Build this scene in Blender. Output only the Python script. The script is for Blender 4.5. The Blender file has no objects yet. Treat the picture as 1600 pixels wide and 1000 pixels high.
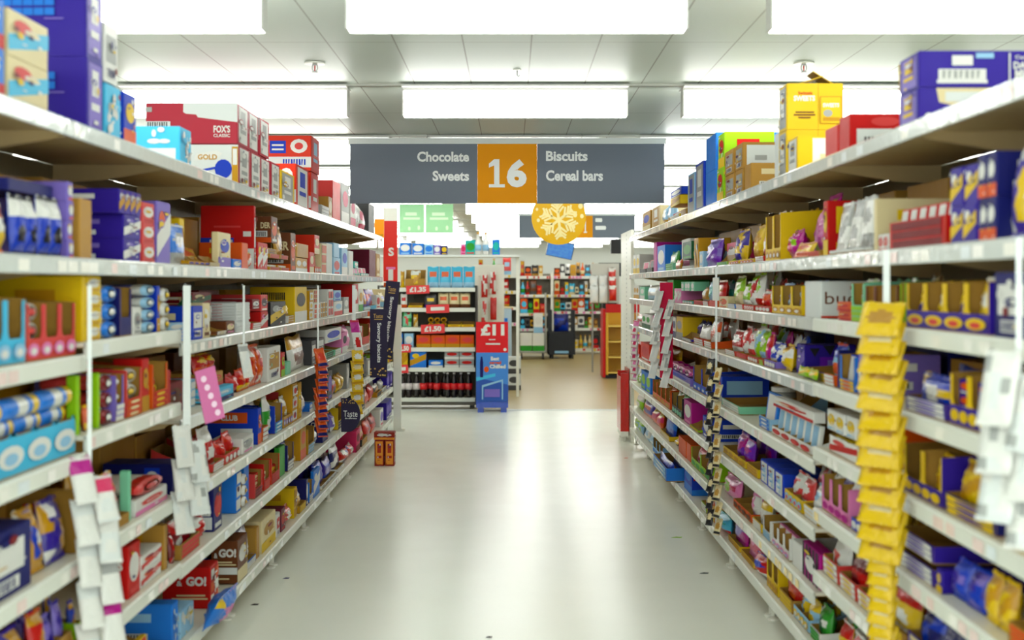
import bpy, math, random, re, colorsys
from mathutils import Vector, Matrix
rnd = random.Random(16)
C = bpy.context.scene.collection
PI = math.pi

# ------------------------------------------------------------------ camera, exposure, world
F = 1900.0            # focal length in pixels of the 1600 wide frame
VX, VY = 800.0, 446.0 # vanishing point of the aisle
EYE = 1.5
sc = bpy.context.scene
cam_d = bpy.data.cameras.new('camera'); cam = bpy.data.objects.new('camera', cam_d); C.objects.link(cam)
cam.location = (0, 0, EYE); cam.rotation_euler = (PI/2, 0, 0)
cam_d.sensor_width = 36; cam_d.lens = 36*F/1600
cam_d.shift_x = (800-VX)/1600; cam_d.shift_y = -(500-VY)/1600
cam_d.clip_start = .05; cam_d.clip_end = 200
cam_d.dof.use_dof = True; cam_d.dof.focus_distance = 8.2; cam_d.dof.aperture_fstop = 2.3
sc.camera = cam
sc.view_settings.view_transform = 'Standard'; sc.view_settings.look = 'None'
sc.view_settings.exposure = 0.38; sc.view_settings.gamma = 1; sc.view_settings.use_curve_mapping = False
w = bpy.data.worlds.new('world'); sc.world = w; w.use_nodes = True
w.node_tree.nodes['Background'].inputs[0].default_value = (.93, 1, .95, 1)
w.node_tree.nodes['Background'].inputs[1].default_value = 2.2
LIGHT = 7.2
try:
    sc.cycles.max_bounces = 8; sc.cycles.diffuse_bounces = 6; sc.cycles.glossy_bounces = 3
    sc.cycles.caustics_reflective = False; sc.cycles.caustics_refractive = False
    sc.cycles.sample_clamp_indirect = 4; sc.cycles.use_denoising = True
except Exception: pass

# ------------------------------------------------------------------ materials
COL = dict(r='c8231e', dr='7c1420', mr='6a1034', o='e0641a', or_='d83c18', y='e9c410', gd='c99a1e', yg='9ccc1c', g='3f9b3c', mg_='8fd2b2', dg='235c3c',
           cy='62c6ea', lb='a4cce8', b='2450c0', cb='3f8ce0', nb='1c2266', p='402c98', lv='8c7cc8', mg='b81890', pk='ea94c4', hp='d84878', w='e6e6e2',
           cr='e6d8b0', t='b8914c', br='6a4022', k='17171c', gr='a6a8a6', dgr='4a4a4c', rp='da5a58', tl='30b0a8', fx='b43f50', pr='7a30b8', st='dfe3e2')
WORD = dict(r='red', dr='dark red', mr='maroon', o='orange', or_='orange red', y='yellow', gd='gold', yg='lime', g='green', mg_='mint', dg='dark green',
           cy='cyan', lb='pale blue', b='blue', cb='sky blue', nb='navy', p='purple', lv='lavender', mg='magenta', pk='pink', hp='hot pink', w='white',
           cr='cream', t='tan', br='brown', k='black', gr='grey', dgr='dark grey', rp='coral red', tl='teal', fx='crimson', pr='violet', st='pale grey')
def lin(h):
    out = []
    for i in (0, 2, 4):
        v = int(h[i:i+2], 16)/255
        out.append(v/12.92 if v <= .04045 else ((v+.055)/1.055)**2.4)
    return out
_M = {}
def mat(c, fin='card'):
    """procedural material: colour code (or hex) and finish"""
    key = (c, fin)
    if key in _M: return _M[key]
    m = bpy.data.materials.new(f'{WORD.get(c, c)} {fin}'.replace(' ', '_')); m.use_nodes = True
    nt = m.node_tree; b = nt.nodes['Principled BSDF']
    hx = COL.get(c, c)
    hh, ss, vv = colorsys.rgb_to_hsv(*[int(hx[i:i+2], 16)/255 for i in (0, 2, 4)])
    rgb = [v/12.92 if v <= .04045 else ((v+.055)/1.055)**2.4 for v in colorsys.hsv_to_rgb(hh, min(1, ss*1.22), vv*.9)] if c in COL else lin(c)
    b.inputs['Base Color'].default_value = (*rgb, 1)
    rough = dict(card=.5, foil=.28, steel=.4, gloss=.18, board=.45, glass=.1, matte=.8)[fin]
    b.inputs['Roughness'].default_value = rough
    if fin in ('card', 'board', 'matte'): b.inputs['Specular IOR Level'].default_value = .22
    n = nt.nodes.new('ShaderNodeTexNoise'); tc = nt.nodes.new('ShaderNodeTexCoord')
    nt.links.new(tc.outputs['Object'], n.inputs['Vector'])
    n.inputs['Scale'].default_value = dict(foil=38, gloss=30, card=14, steel=6, board=5, glass=3, matte=8)[fin]
    if fin in ('foil', 'gloss'):
        bp = nt.nodes.new('ShaderNodeBump'); bp.inputs['Strength'].default_value = .5 if fin == 'foil' else .25
        bp.inputs['Distance'].default_value = .01
        nt.links.new(n.outputs['Fac'], bp.inputs['Height']); nt.links.new(bp.outputs['Normal'], b.inputs['Normal'])
    else:
        mr = nt.nodes.new('ShaderNodeMapRange'); mr.inputs['To Min'].default_value = rough-.08; mr.inputs['To Max'].default_value = rough+.1
        nt.links.new(n.outputs['Fac'], mr.inputs['Value']); nt.links.new(mr.outputs['Result'], b.inputs['Roughness'])
    _M[key] = m
    return m

# ------------------------------------------------------------------ mesh collector
class MB:
    def __init__(s): s.v = []; s.f = []; s.m = []; s.mats = []; s.idx = {}
    def mi(s, m):
        if m.name not in s.idx: s.idx[m.name] = len(s.mats); s.mats.append(m)
        return s.idx[m.name]
    def face(s, pts, m):
        n = len(s.v); s.v += [tuple(p) for p in pts]; s.f.append(tuple(range(n, n+len(pts)))); s.m.append(s.mi(m))
    def add(s, vs, fs, m):
        n = len(s.v); s.v += [tuple(p) for p in vs]; k = s.mi(m)
        for f in fs: s.f.append(tuple(i+n for i in f)); s.m.append(k)
    def box(s, x0, x1, y0, y1, z0, z1, m, top=None, c=0.0):
        """box, with chamfered vertical edges when c > 0"""
        if c <= 0:
            vs = [(x0,y0,z0),(x1,y0,z0),(x1,y1,z0),(x0,y1,z0),(x0,y0,z1),(x1,y0,z1),(x1,y1,z1),(x0,y1,z1)]
            s.add(vs, [(0,3,2,1),(0,1,5,4),(1,2,6,5),(2,3,7,6),(3,0,4,7)], m); s.add(vs[4:], [(0,1,2,3)], top or m)
        else:
            P = [(x0+c,y0),(x1-c,y0),(x1,y0+c),(x1,y1-c),(x1-c,y1),(x0+c,y1),(x0,y1-c),(x0,y0+c)]
            s.prism(P, z0, z1, m)
    def prism(s, P, z0, z1, m, plane='xy'):
        """extruded polygon; plane xy (along z), xz (along y), yz (along x)"""
        n = len(P)
        def T(a, b, h): return {'xy': (a,b,h), 'xz': (a,h,b), 'yz': (h,a,b)}[plane]
        vs = [T(a,b,z0) for a,b in P]+[T(a,b,z1) for a,b in P]
        fs = [tuple(range(n-1,-1,-1)), tuple(range(n,2*n))]+[(i,(i+1)%n,(i+1)%n+n,i+n) for i in range(n)]
        s.add(vs, fs, m)
    def lathe(s, prof, m, n=16, cx=0, cy=0):
        vs = []; fs = []
        for r, z in prof:
            for i in range(n): a = 2*PI*i/n; vs.append((cx+r*math.cos(a), cy+r*math.sin(a), z))
        for j in range(len(prof)-1):
            for i in range(n): fs.append((j*n+i, j*n+(i+1)%n, (j+1)*n+(i+1)%n, (j+1)*n+i))
        fs.append(tuple(range(n-1,-1,-1))); fs.append(tuple((len(prof)-1)*n+i for i in range(n)))
        s.add(vs, fs, m)
    def tube(s, pts, r, m, n=6):
        pts = [Vector(p) for p in pts]; vs = []; fs = []
        for i, p in enumerate(pts):
            t = (pts[min(i+1,len(pts)-1)]-pts[max(i-1,0)]).normalized()
            a = t.orthogonal().normalized() if abs(t.z) > .9 else t.cross(Vector((0,0,1))).normalized()
            b = t.cross(a)
            for k in range(n): q = 2*PI*k/n; vs.append(p+r*(math.cos(q)*a+math.sin(q)*b))
        for i in range(len(pts)-1):
            for k in range(n): fs.append((i*n+k, i*n+(k+1)%n, (i+1)*n+(k+1)%n, (i+1)*n+k))
        fs.append(tuple(range(n))); fs.append(tuple((len(pts)-1)*n+k for k in range(n)))
        s.add(vs, fs, m)
    def mesh(s, name, smooth=False):
        me = bpy.data.meshes.new(name); me.from_pydata([tuple(v) for v in s.v], [], s.f)
        for m in s.mats: me.materials.append(m)
        me.polygons.foreach_set('material_index', s.m)
        if smooth: me.polygons.foreach_set('use_smooth', [True]*len(s.f))
        me.update(); return me
    def build(s, name, parent=None, smooth=False):
        return obj(name, s.mesh(name, smooth), parent)

def obj(name, me, parent=None):
    o = bpy.data.objects.new(name, me); C.objects.link(o)
    if parent is not None: o.parent = parent
    return o
def empty(name, loc=(0,0,0), rz=0):
    o = bpy.data.objects.new(name, None); C.objects.link(o); o.location = loc; o.rotation_euler = (0,0,rz); o.empty_display_size = .05
    return o
def tag(o, label=None, cat=None, group=None, kind=None):
    if label: o['label'] = label
    if cat: o['category'] = cat
    if group: o['group'] = group
    if kind: o['kind'] = kind
    return o
def children(o): return [c for c in ALLKIDS.get(o.name, [])]

# text as flat mesh data, unit height
_T = {}
def text_geo(body, bold=.0):
    if (body, bold) in _T: return _T[(body, bold)]
    cu = bpy.data.curves.new('lettering', 'FONT'); cu.body = body; cu.size = 1; cu.offset = bold; cu.resolution_u = 3; cu.align_x = 'LEFT'
    o = bpy.data.objects.new('lettering', cu); C.objects.link(o)
    bpy.context.view_layer.update()
    me = o.evaluated_get(bpy.context.evaluated_depsgraph_get()).to_mesh()
    vs = [(v.co.x, v.co.y) for v in me.vertices]; fs = [tuple(p.vertices) for p in me.polygons]
    o.to_mesh_clear() if hasattr(o, 'to_mesh_clear') else None
    bpy.data.objects.remove(o); bpy.data.curves.remove(cu)
    x0 = min(v[0] for v in vs); x1 = max(v[0] for v in vs); y0 = min(v[1] for v in vs); y1 = max(v[1] for v in vs)
    _T[(body, bold)] = ([((x-x0)/(x1-x0), (y-y0)/(y1-y0)) for x, y in vs], fs, (x1-x0)/(y1-y0))
    return _T[(body, bold)]

class Surf:
    """a printed face: fractions of its width and height from its lower corner as its viewer sees it"""
    def __init__(s, mb, O, U, V, w, h, eps=.0007):
        s.mb = mb; s.O = Vector(O); s.U = Vector(U).normalized(); s.V = Vector(V).normalized(); s.N = s.U.cross(s.V); s.w = w; s.h = h; s.e = eps; s.lay = eps
    def P(s, u, v): return s.O+s.U*(u*s.w)+s.V*(v*s.h)+s.N*s.lay
    def poly(s, pts, m): s.mb.face([s.P(*p) for p in pts], m); s.lay += s.e
    def rect(s, a, b, c, d, m): s.poly([(a,b),(c,b),(c,d),(a,d)], m)
    def ell(s, cu, cv, ru, rv, m, n=14): s.poly([(min(.99, max(.01, cu+ru*math.cos(2*PI*i/n))), min(.99, max(.02, cv+rv*math.sin(2*PI*i/n)))) for i in range(n)], m)
    def text(s, body, u0, v0, u1, v1, m, bold=.02, fit='box', rot=False):
        vs, fs, asp = text_geo(body, bold)
        if rot: pts = [s.P(u0+y*(u1-u0), v1-x*(v1-v0)) for x, y in vs]
        else: pts = [s.P(u0+x*(u1-u0), v0+y*(v1-v0)) for x, y in vs]
        s.mb.add(pts, fs, m); s.lay += s.e
    def bars(s, a, b, c, d, m, bg, n=9):
        s.rect(a, b, c, d, bg); k = random.Random(n)
        for i in range(n):
            u = a+(c-a)*(.08+.84*i/n); s.mb.face([s.P(u, b+(d-b)*.12), s.P(u+(c-a)*.5/n*k.uniform(.5,1.4), b+(d-b)*.12), s.P(u+(c-a)*.5/n, b+(d-b)*.88), s.P(u, b+(d-b)*.88)], m)
        s.lay += s.e
def front(mb, w, h, y=0): return Surf(mb, (-w/2, y, 0), (1,0,0), (0,0,1), w, h)
def lside(mb, w, d, h): return Surf(mb, (-w/2, d, 0), (0,-1,0), (0,0,1), d, h)
def rside(mb, w, d, h): return Surf(mb, (w/2, 0, 0), (0,1,0), (0,0,1), d, h)

def decor(S, cs, style, fin='card'):
    """packaging print: bands, ovals, windows and a logo blob"""
    c2 = mat(cs[1] if len(cs) > 1 else cs[0], fin); c3 = mat(cs[2] if len(cs) > 2 else (cs[1] if len(cs) > 1 else 'w'), fin)
    if style == 'n' or len(cs) < 2: return
    if style == 'b': S.rect(.0, .0, 1, .3, c2); S.ell(.5, .63, .36, .2, c3)
    elif style == 'o': S.ell(.5, .55, .4, .28, c2); S.rect(.15, .06, .85, .16, c3)
    elif style == 'd': S.poly([(0,.1),(1,.5),(1,.85),(0,.45)], c2); S.ell(.35, .72, .22, .14, c3)
    elif style == 'l': S.rect(.12, .35, .88, .82, c2); S.bars(.2, .08, .8, .27, mat('nb'), mat('w'))
    elif style == 'v': S.rect(.12, .06, .88, .95, c2); S.rect(.3, .5, .7, .86, c3); S.rect(.25, .3, .75, .4, c3)
    elif style == 'g':
        for i in range(2):
            for j in range(3): S.rect(.08+.46*i, .06+.31*j, .46+.46*i, .3+.31*j, c2 if (i+j) % 2 else c3)
    elif style == 'm':
        for j in range(3): S.rect(.06, .05+.32*j, .94, .3+.32*j, c2); S.ell(.5, .17+.32*j, .28, .08, c3)
    elif style == 'x':
        k = random.Random(len(cs)*7+int(S.w*1000))
        for i in range(9): S.ell(k.uniform(.15,.85), k.uniform(.12,.88), .09, .09*S.w/S.h+.02, c2 if i % 3 else c3, 10)
    elif style == 's':
        for i in range(5): S.poly([(-.0+.2*i, 0),(.1+.2*i, 0),(.1+.2*i-.0, 1),(.2*i, 1)], c2)
        S.ell(.5, .5, .3, .25, c3)
    elif style == 'c':   # scalloped lip
        for i in range(4): S.ell(.125+.25*i, .5, .11, .3, c2, 12); S.ell(.125+.25*i, .45, .06, .16, c3, 10)

def detail(S, cs, seed):
    k = random.Random(seed); pal = [mat(c) for c in list(cs)+['w','y','w','dr','nb']]
    lu = k.uniform(.25,.6); lv_ = k.uniform(.55,.8)
    S.ell(lu, lv_, .2, .07, pal[k.randrange(len(pal))]); S.ell(lu, lv_, .16, .045, pal[k.randrange(len(pal))])
    for i in range(k.randint(4, 8)):
        u = k.uniform(.08,.8); v = k.uniform(.06,.9); q = pal[k.randrange(len(pal))]
        if k.random() < .5: S.rect(u, v, min(.96, u+k.uniform(.06,.3)), min(.97, v+k.uniform(.02,.06)), q)
        else: S.ell(u, v, k.uniform(.03,.09), k.uniform(.03,.08), q, 9)

# side prints seen at the near end of a carton
def side_print(S, what):
    M = mat
    if what == 'fox':
        S.poly([(.41,1),(.41,.78),(.44,.74),(.55,.72),(.57,.65),(1,.53),(1,1)], M('st'))
        S.text("FOX'S", .74, .27, .92, .45, M('w'), .03); S.text('CLASSIC', .74, .16, .92, .24, M('w'), .02)
        S.bars(.0, .4, .27, .55, M('dgr'), M('st')); S.rect(0, .78, .07, .9, M('gr'))
    elif what == 'gold':
        S.rect(0, 0, 1, 1, M('st'))
        S.poly([(.0,.0),(1,.0),(1,.1),(.75,.13),(.5,.36),(0,.3)], M('y')); S.ell(.83, .4, .1, .24, M('b')); S.poly([(.5,.3),(.75,.4),(.75,.46),(.5,.36)], M('b'))
        S.poly([(.5,.6),(.78,.66),(.82,.78),(.76,.86),(.53,.78),(.5,.68)], M('w')); S.text('GOLD', .54, .63, .76, .76, M('gd'), .03)
        S.rect(.93, .05, 1, .95, M('gd')); S.rect(.94, .5, .99, .9, M('w')); S.poly([(.05,.45),(.2,.45),(.16,.52),(.05,.52)], M('b'))
    elif what == 'redlab':
        S.rect(0, .1, 1, .4, M('st')); S.bars(.3, .14, .95, .36, M('b'), M('st')); S.rect(.05, .5, .42, .85, M('b')); S.ell(.72, .7, .2, .2, M('w'), 12); S.ell(.72, .7, .1, .1, M('rp'), 12)
        S.rect(.1, .58, .37, .63, M('w')); S.rect(.1, .7, .37, .75, M('w'))
    elif what == 'purpleblocks':
        for i in range(5):
            for j in range(2): S.rect(.22+.1*i, .56+.13*j, .31+.1*i, .66+.13*j, M('cb'))
        S.rect(.05, .84, .22, .87, M('w')); S.rect(.62, .5, .8, .52, M('lv')); S.rect(.42, .9, .5, 1, M('gr'))
    elif what == 'cyanlab':
        S.rect(.05, .06, .9, .42, M('w')); S.ell(.42, .61, .15, .07, M('w')); S.ell(.65, .61, .13, .06, M('w')); S.ell(.42, .82, .05, .1, M('w')); S.ell(.58, .92, .08, .07, M('w')); S.rect(.3, .2, .55, .26, M('gr'))
    elif what == 'redtop':
        S.rect(0, 0, 1, .33, M('st')); S.poly([(0,.33),(.62,.33),(.62,.5),(0,.5)], M('b')); S.rect(.17, .12, .6, .47, M('st')); S.bars(.2, .2, .5, .42, M('nb'), M('w')); S.rect(.8, .52, .95, .6, M('w')); S.rect(.25, .66, .75, .69, M('rp'))
    elif what == 'dairy':
        S.rect(.02, .12, .46, .88, M('p')); S.rect(.12, .1, .46, .2, M('w')); S.bars(.13, .2, .45, .5, M('gr'), M('w'), 7); S.rect(.22, .6, .36, .88, M('w')); S.rect(.38, .8, .5, .95, M('lb'))
        S.rect(.6, .05, .61, .95, M('w')); S.text('DAIRY', .63, .5, .8, .7, M('w'), .04); S.text('MILK', .64, .2, .78, .48, M('w'), .04); S.text('Cadbury', .64, .74, .8, .88, M('w'), .02); S.ell(.87, .6, .05, .2, M('lv')); S.rect(.95, .1, 1, .95, M('y'))
    elif what == 'dairylow':
        S.poly([(.12,1),(.8,1),(.8,.55),(.3,.45),(.14,.6)], M('cr')); S.rect(.18, .62, .42, .9, M('st')); S.rect(.5, .6, .75, .95, M('lv')); S.rect(.8, .7, .92, 1, M('y')); S.ell(.07, .2, .03, .1, M('w'))
    elif what == 'sweets':
        S.rect(.55, 0, .56, 1, M('gd')); S.text('SWEETS', .12, .62, .5, .74, M('w'), .05); S.text('Swizzels', .2, .76, .45, .83, M('r'), .02); S.rect(.15, .36, .48, .39, M('br')); S.rect(.12, .3, .5, .33, M('br')); S.rect(.2, .24, .42, .27, M('br'))
        S.rect(.58, .12, .97, .72, M('gd')); S.rect(.6, .14, .95, .7, M('y')); S.text('SWEETS', .63, .48, .92, .57, M('w'), .05); S.ell(.72, .35, .08, .08, M('gr')); S.rect(.63, .18, .93, .26, M('gd'))
    elif what == 'whitepanel': S.rect(.4, .12, .95, .95, M('w')); S.rect(.6, .3, .8, .5, M('cr'))
    elif what == 'pinkpanel': S.rect(.05, .05, .6, .9, M('rp')); S.ell(.33, .45, .12, .12, M('dr')); S.rect(.7, .1, .85, .9, M('y'))
    elif what == 'barcode': S.rect(.1, .1, .9, .6, M('st')); S.bars(.15, .14, .85, .42, M('dgr'), M('st'), 12); S.ell(.5, .8, .2, .13, M('rp'))
    elif what == 'yellowpanel': S.rect(.12, .42, .85, .9, M('y')); S.poly([(.25,.8),(.35,.55),(.6,.55),(.72,.8),(.6,.72),(.36,.72)], M('gd')); S.rect(.12, .03, .85, .25, M('y'))
    elif what == 'bueno': S.text('bueno', .04, .38, .62, .72, M('br'), .0); S.text('Kinder', .3, .78, .62, .88, M('r'), .02); S.rect(0, 0, 1, .06, M('or_'))
    elif what == 'har': S.text('HARIBO', .05, .55, .95, .72, M('r'), .06); S.poly([(0,0),(1,0),(1,.3),(0,.2)], M('cb'))
    elif what == 'club':
        S.rect(.1, .6, .8, .9, M('o')); S.text('CLUB', .3, .67, .62, .83, M('w'), .04); S.rect(.3, .12, .9, .45, M('st')); S.rect(.5, .1, .85, .2, M('nb'))
    elif what == 'go': S.text('GO!', .5, .55, .92, .78, M('w'), .05); S.text('&', .3, .55, .42, .68, M('w'), .03); S.rect(.3, .3, .9, .34, M('cr')); S.rect(.2, .22, .95, .26, M('cr'))
    elif what == 'browngo': S.text('GO!', .3, .62, .95, .82, M('w'), .05); S.text('&', .12, .6, .26, .72, M('w'), .03); S.rect(.1, .49, .8, .52, M('cr')); S.rect(.1, .43, .95, .46, M('cr')); S.rect(0, .22, 1, .38, M('st')); S.rect(.1, .1, .7, .13, M('cr'))
    elif what == 'chy': S.text('CHY', .35, .7, .95, .9, M('w'), .04)
    elif what == 'der': S.rect(0, 0, 1, .2, M('o')); S.text('DER', .45, .55, .95, .78, M('cr'), .03); S.bars(.1, .22, .8, .45, M('dgr'), M('st'))
    elif what == 'tc': S.bars(.2, .6, .85, .88, M('k'), M('y'), 12); S.rect(.05, .4, .12, .5, M('r')); S.rect(.0, .0, .3, .25, M('k'))
    elif what == 'cornbox': S.rect(.05, .05, .3, .25, M('nb')); S.rect(.08, .07, .27, .22, M('w'))
    elif what == 'jam': S.rect(.1, .2, .7, .7, M('cr')); S.rect(.15, .25, .65, .5, M('dr')); S.poly([(.55,0),(1,0),(1,.8),(.8,.8)], M('dg')); S.rect(.2, .55, .6, .65, M('w'))
    elif what == 'bottomlab': S.rect(.05, .05, .95, .33, M('st')); S.bars(.2, .36, .9, .6, M('nb'), M('w')); S.ell(.4, .8, .25, .12, M('r'))
    elif what == 'navylogo': S.rect(.6, .3, .82, .9, M('b')); S.ell(.71, .65, .08, .15, M('w')); S.rect(.63, .35, .8, .5, M('cb'))
    elif what == 'ns': S.text('NS', .2, .55, .75, .75, M('w'), .06)
    elif what == 'greycase': S.rect(.1, .1, .9, .9, M('st')); S.rect(.3, .3, .6, .5, M('gr'))
    elif what == 'purplelogo': S.rect(.3, .1, .95, .6, M('pr')); S.rect(.45, .25, .8, .5, M('lv')); S.poly([(.1,.9),(.2,.6),(.3,.9)], M('k')); S.poly([(.35,1),(.5,.65),(.6,1)], M('k'))
    elif what == 'navylab': S.rect(.15, .05, .75, .6, M('cr')); S.ell(.5, .78, .1, .1, M('w')); S.rect(.1, .9, .9, .97, M('lb'))
    elif what == 'blueback': S.rect(.1, .35, .85, .85, M('lb'))

# ------------------------------------------------------------------ product builders -> (list of (part name, mesh, loc))
_PM = {}
def carton_meshes(w, d, h, cs, style, side, near):
    key = ('c', round(w,3), round(d,3), round(h,3), tuple(cs), style, side, near)
    if key in _PM: return _PM[key]
    mb = MB(); c1 = mat(cs[0]); cham = min(.004, w*.08)
    mb.box(-w/2, w/2, 0, d, 0, h, c1, c=cham)
    S_ = front(mb, w, h); decor(S_, cs, style)
    if near and style != 'n' and w > .02 and h > .02: detail(S_, cs, int(w*5000)+int(h*3000))
    if side:
        side_print(lside(mb, w, d, h), side); side_print(rside(mb, w, d, h), side)
    elif near and d > .1:
        for S in (lside(mb, w, d, h), rside(mb, w, d, h)):
            if len(cs) > 1: S.bars(.2, .14, .65, .34, mat('dgr'), mat('st')); S.rect(.25, .6, .7, .8, mat(cs[-1]))
    parts = [('body', mb.mesh('carton_body'))]
    if near:
        t = MB(); t.box(-w*.5+.001, w*.5-.001, d*.5-.018, d*.5+.018, h+.0003, h+.0012, mat('cr', 'gloss')); 
        f = MB(); f.box(-w/2+.003, w/2-.003, .003, d*.5-.002, h+.0003, h+.0022, c1); 
        f2 = MB(); f2.box(-w/2+.003, w/2-.003, d*.5+.002, d-.003, h+.0003, h+.0022, c1)
        parts += [('top_flap', f.mesh('top_flap')), ('top_flap', f2.mesh('top_flap'))]
    _PM[key] = parts; return parts
def roll_meshes(w, d, h, cs, near):
    key = ('r', round(w,3), round(d,3), round(h,3), tuple(cs), near)
    if key in _PM: return _PM[key]
    mb = MB(); n = 14; prof = [(.25,0),(.7,.012),(.96,.02),(1,.03)]
    ys = [(.55, 0), (.9, .004), (1, .014), (1, .05), (1, d-.05), (1, d-.014), (.9, d-.004), (.55, d)]
    vs = []; fs = []
    for r, y in ys:
        for i in range(n): a = 2*PI*i/n+PI/n; vs.append((w/2*r*math.cos(a), y, h/2+h/2*r*math.sin(a)))
    def ring(j): return [(j*n+i, j*n+(i+1)%n, (j+1)*n+(i+1)%n, (j+1)*n+i) for i in range(n)]
    cap = mat(cs[1] if len(cs) > 1 else cs[0], 'foil'); body = mat(cs[0], 'foil'); third = mat(cs[2] if len(cs) > 2 else cs[0], 'foil')
    mb.add(vs, [tuple(range(n))]+ring(0)+ring(1), third); mb.add(vs, ring(2), cap); mb.add(vs, ring(3)+ring(4)+ring(5)+ring(6)+[tuple(7*n+i for i in range(n))], body)
    parts = [('body', mb.mesh('roll_body', True))]
    if near:
        s = MB(); s.add([(math.cos(2*PI*i/n)*w*.2, -.0015, h/2+math.sin(2*PI*i/n)*h*.2) for i in range(n)]+[(math.cos(2*PI*i/n)*w*.12, -.006, h/2+math.sin(2*PI*i/n)*h*.12) for i in range(n)], [(i,(i+1)%n,n+(i+1)%n,n+i) for i in range(n)]+[tuple(range(n,2*n))], cap)
        parts.append(('end_twist', s.mesh('end_twist')))
    _PM[key] = parts; return parts
def lroll_meshes(w, h, cs):
    key = ('lr', round(w,3), round(h,3), tuple(cs))
    if key in _PM: return _PM[key]
    n = 16; xs = [(-w/2,.4),(-w/2+.002,.85),(-w/2+.008,1),(-w*.1,1),(w*.16,1),(w*.3,1),(w*.42,1),(w/2-.008,1),(w/2-.002,.85),(w/2,.4)]; vs = []
    for x, r in xs:
        for i in range(n): a = 2*PI*i/n; vs.append((x, h/2-h/2*r*math.cos(a), h/2+h/2*r*math.sin(a)))
    def ring(j): return [(j*n+i, (j+1)*n+i, (j+1)*n+(i+1)%n, j*n+(i+1)%n) for i in range(n)]
    mb = MB(); c1, c2, c3 = [mat(c, 'foil') for c in (list(cs)+[cs[-1]]*2)[:3]]
    mb.add(vs, [tuple(range(n))]+ring(0)+ring(1)+ring(2)+ring(8)+[tuple((9)*n+i for i in range(n))], c1); mb.add(vs, ring(3), c3); mb.add(vs, ring(4)+ring(7), c1); mb.add(vs, ring(5)+ring(6), c2)
    _PM[key] = [('body', mb.mesh('roll_body', True))]; return _PM[key]
def bag_meshes(w, t, h, cs, style, var, near):
    key = ('b', round(w,3), round(t,3), round(h,3), tuple(cs), style, var, near)
    if key in _PM: return _PM[key]
    k = random.Random(hash((w, h, var)) & 0xffff if False else int(w*1000)*31+int(h*1000)*7+var)
    nx, nz = (10, 14) if near else (6, 8)
    ms = [mat(c, 'foil') for c in cs]; vs = []; fs = []; mi = []
    cr = .07
    wr = [[k.uniform(-1,1) for i in range(nx+1)] for j in range(nz+1)]
    def prof(u, v):
        a = max(0, 1-abs(2*u-1)**2.6)**.6
        vv = (v-cr)/(1-2*cr); b = 0 if vv <= 0 or vv >= 1 else (1-abs(2*vv-1)**3)**.7
        return a*b
    mb = MB()
    for sd in (0, 1):
        for j in range(nz+1):
            for i in range(nx+1):
                u = i/nx; v = j/nz; e = prof(u, v)
                y = t/2*e*(1+.22*wr[j][i]) + (.0012 if sd == 0 else .0012)
                x = (u-.5)*w*(1-.10*(e > 0)*math.sin(PI*v)) 
                z = v*h+ (0.006*math.sin(9*u+var) if v in (0, 1) else 0)*(1 if v == 1 else 0)
                vs.append((x, (-y if sd == 0 else y), z))
    o = (nx+1)*(nz+1); F_ = []; G_ = {}
    c2 = min(1, len(cs)-1); c3 = min(2, len(cs)-1)
    for j in range(nz):
        for i in range(nx):
            a = j*(nx+1)+i; u = (i+.5)/nx; v = (j+.5)/nz
            if style == 'b': ci = c2 if v < .3 else (c3 if ((u-.5)/.36)**2+((v-.62)/.17)**2 < 1 else 0)
            elif style == 'x': q_ = (int(u*3+.4*v)*5+int(v*4+.5*u)*3+var*2) % 7; ci = c2 if q_ in (1, 4) else (c3 if q_ == 2 else 0)
            elif style == 't': ci = c2 if v > .66 else (c3 if ((u-.5)/.32)**2+((v-.35)/.17)**2 < 1 else 0)
            elif style == 'd': ci = c2 if abs(v-.2-.5*u) < .16 else (c3 if v > .8 else 0)
            else: ci = c2 if ((u-.5)/.36)**2+((v-.55)/.22)**2 < 1 else (c3 if v < .2 else 0)
            G_.setdefault(ci, []).append((a, a+1, a+nx+2, a+nx+1)); G_.setdefault(0, []).append((o+a, o+a+nx+1, o+a+nx+2, o+a+1))
    rim = []
    for j in range(nz): a = j*(nx+1); rim += [(a, a+nx+1, o+a+nx+1, o+a)]; a += nx; rim += [(a, o+a, o+a+nx+1, a+nx+1)]
    for i in range(nx): rim += [(i, o+i, o+i+1, i+1)]; a = nz*(nx+1)+i; rim += [(a, a+1, o+a+1, o+a)]
    G_.setdefault(0, []).extend(rim)
    n0 = len(mb.v); mb.v += vs
    for ci, fl in G_.items():
        q = mb.mi(ms[ci])
        for f in fl: mb.f.append(f); mb.m.append(q)
    parts = [('body', mb.mesh('bag_body', True))]
    if near:
        for zz, nm in ((0, 'bottom_seal'), (h*(1-cr*.8), 'top_seal')):
            s = MB(); n = 14; zt = h*cr*.8; q = []
            for i in range(n+1):
                x = -w/2+w*i/n; y = .0012*(1 if i % 2 else -1); q.append((x, y, zz))
            top = [(x, y, zz+zt+(.002 if i % 2 else 0)) for i, (x, y, z) in enumerate(q)]
            vv = [(x, y-.002, z) for x, y, z in q]+[(x, y-.002, z) for x, y, z in top]+[(x, y+.002, z) for x, y, z in q]+[(x, y+.002, z) for x, y, z in top]
            m_ = n+1; ff = [(i, i+1, m_+i+1, m_+i) for i in range(n)]+[(2*m_+i+1, 2*m_+i, 3*m_+i, 3*m_+i+1) for i in range(n)]+[(m_+i, m_+i+1, 3*m_+i+1, 3*m_+i) for i in range(n)]
            s.add(vv, ff, mat(cs[-1] if style in 'tb' else cs[0], 'foil')); parts.append((nm, s.mesh(nm)))
    _PM[key] = parts; return parts
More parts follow.
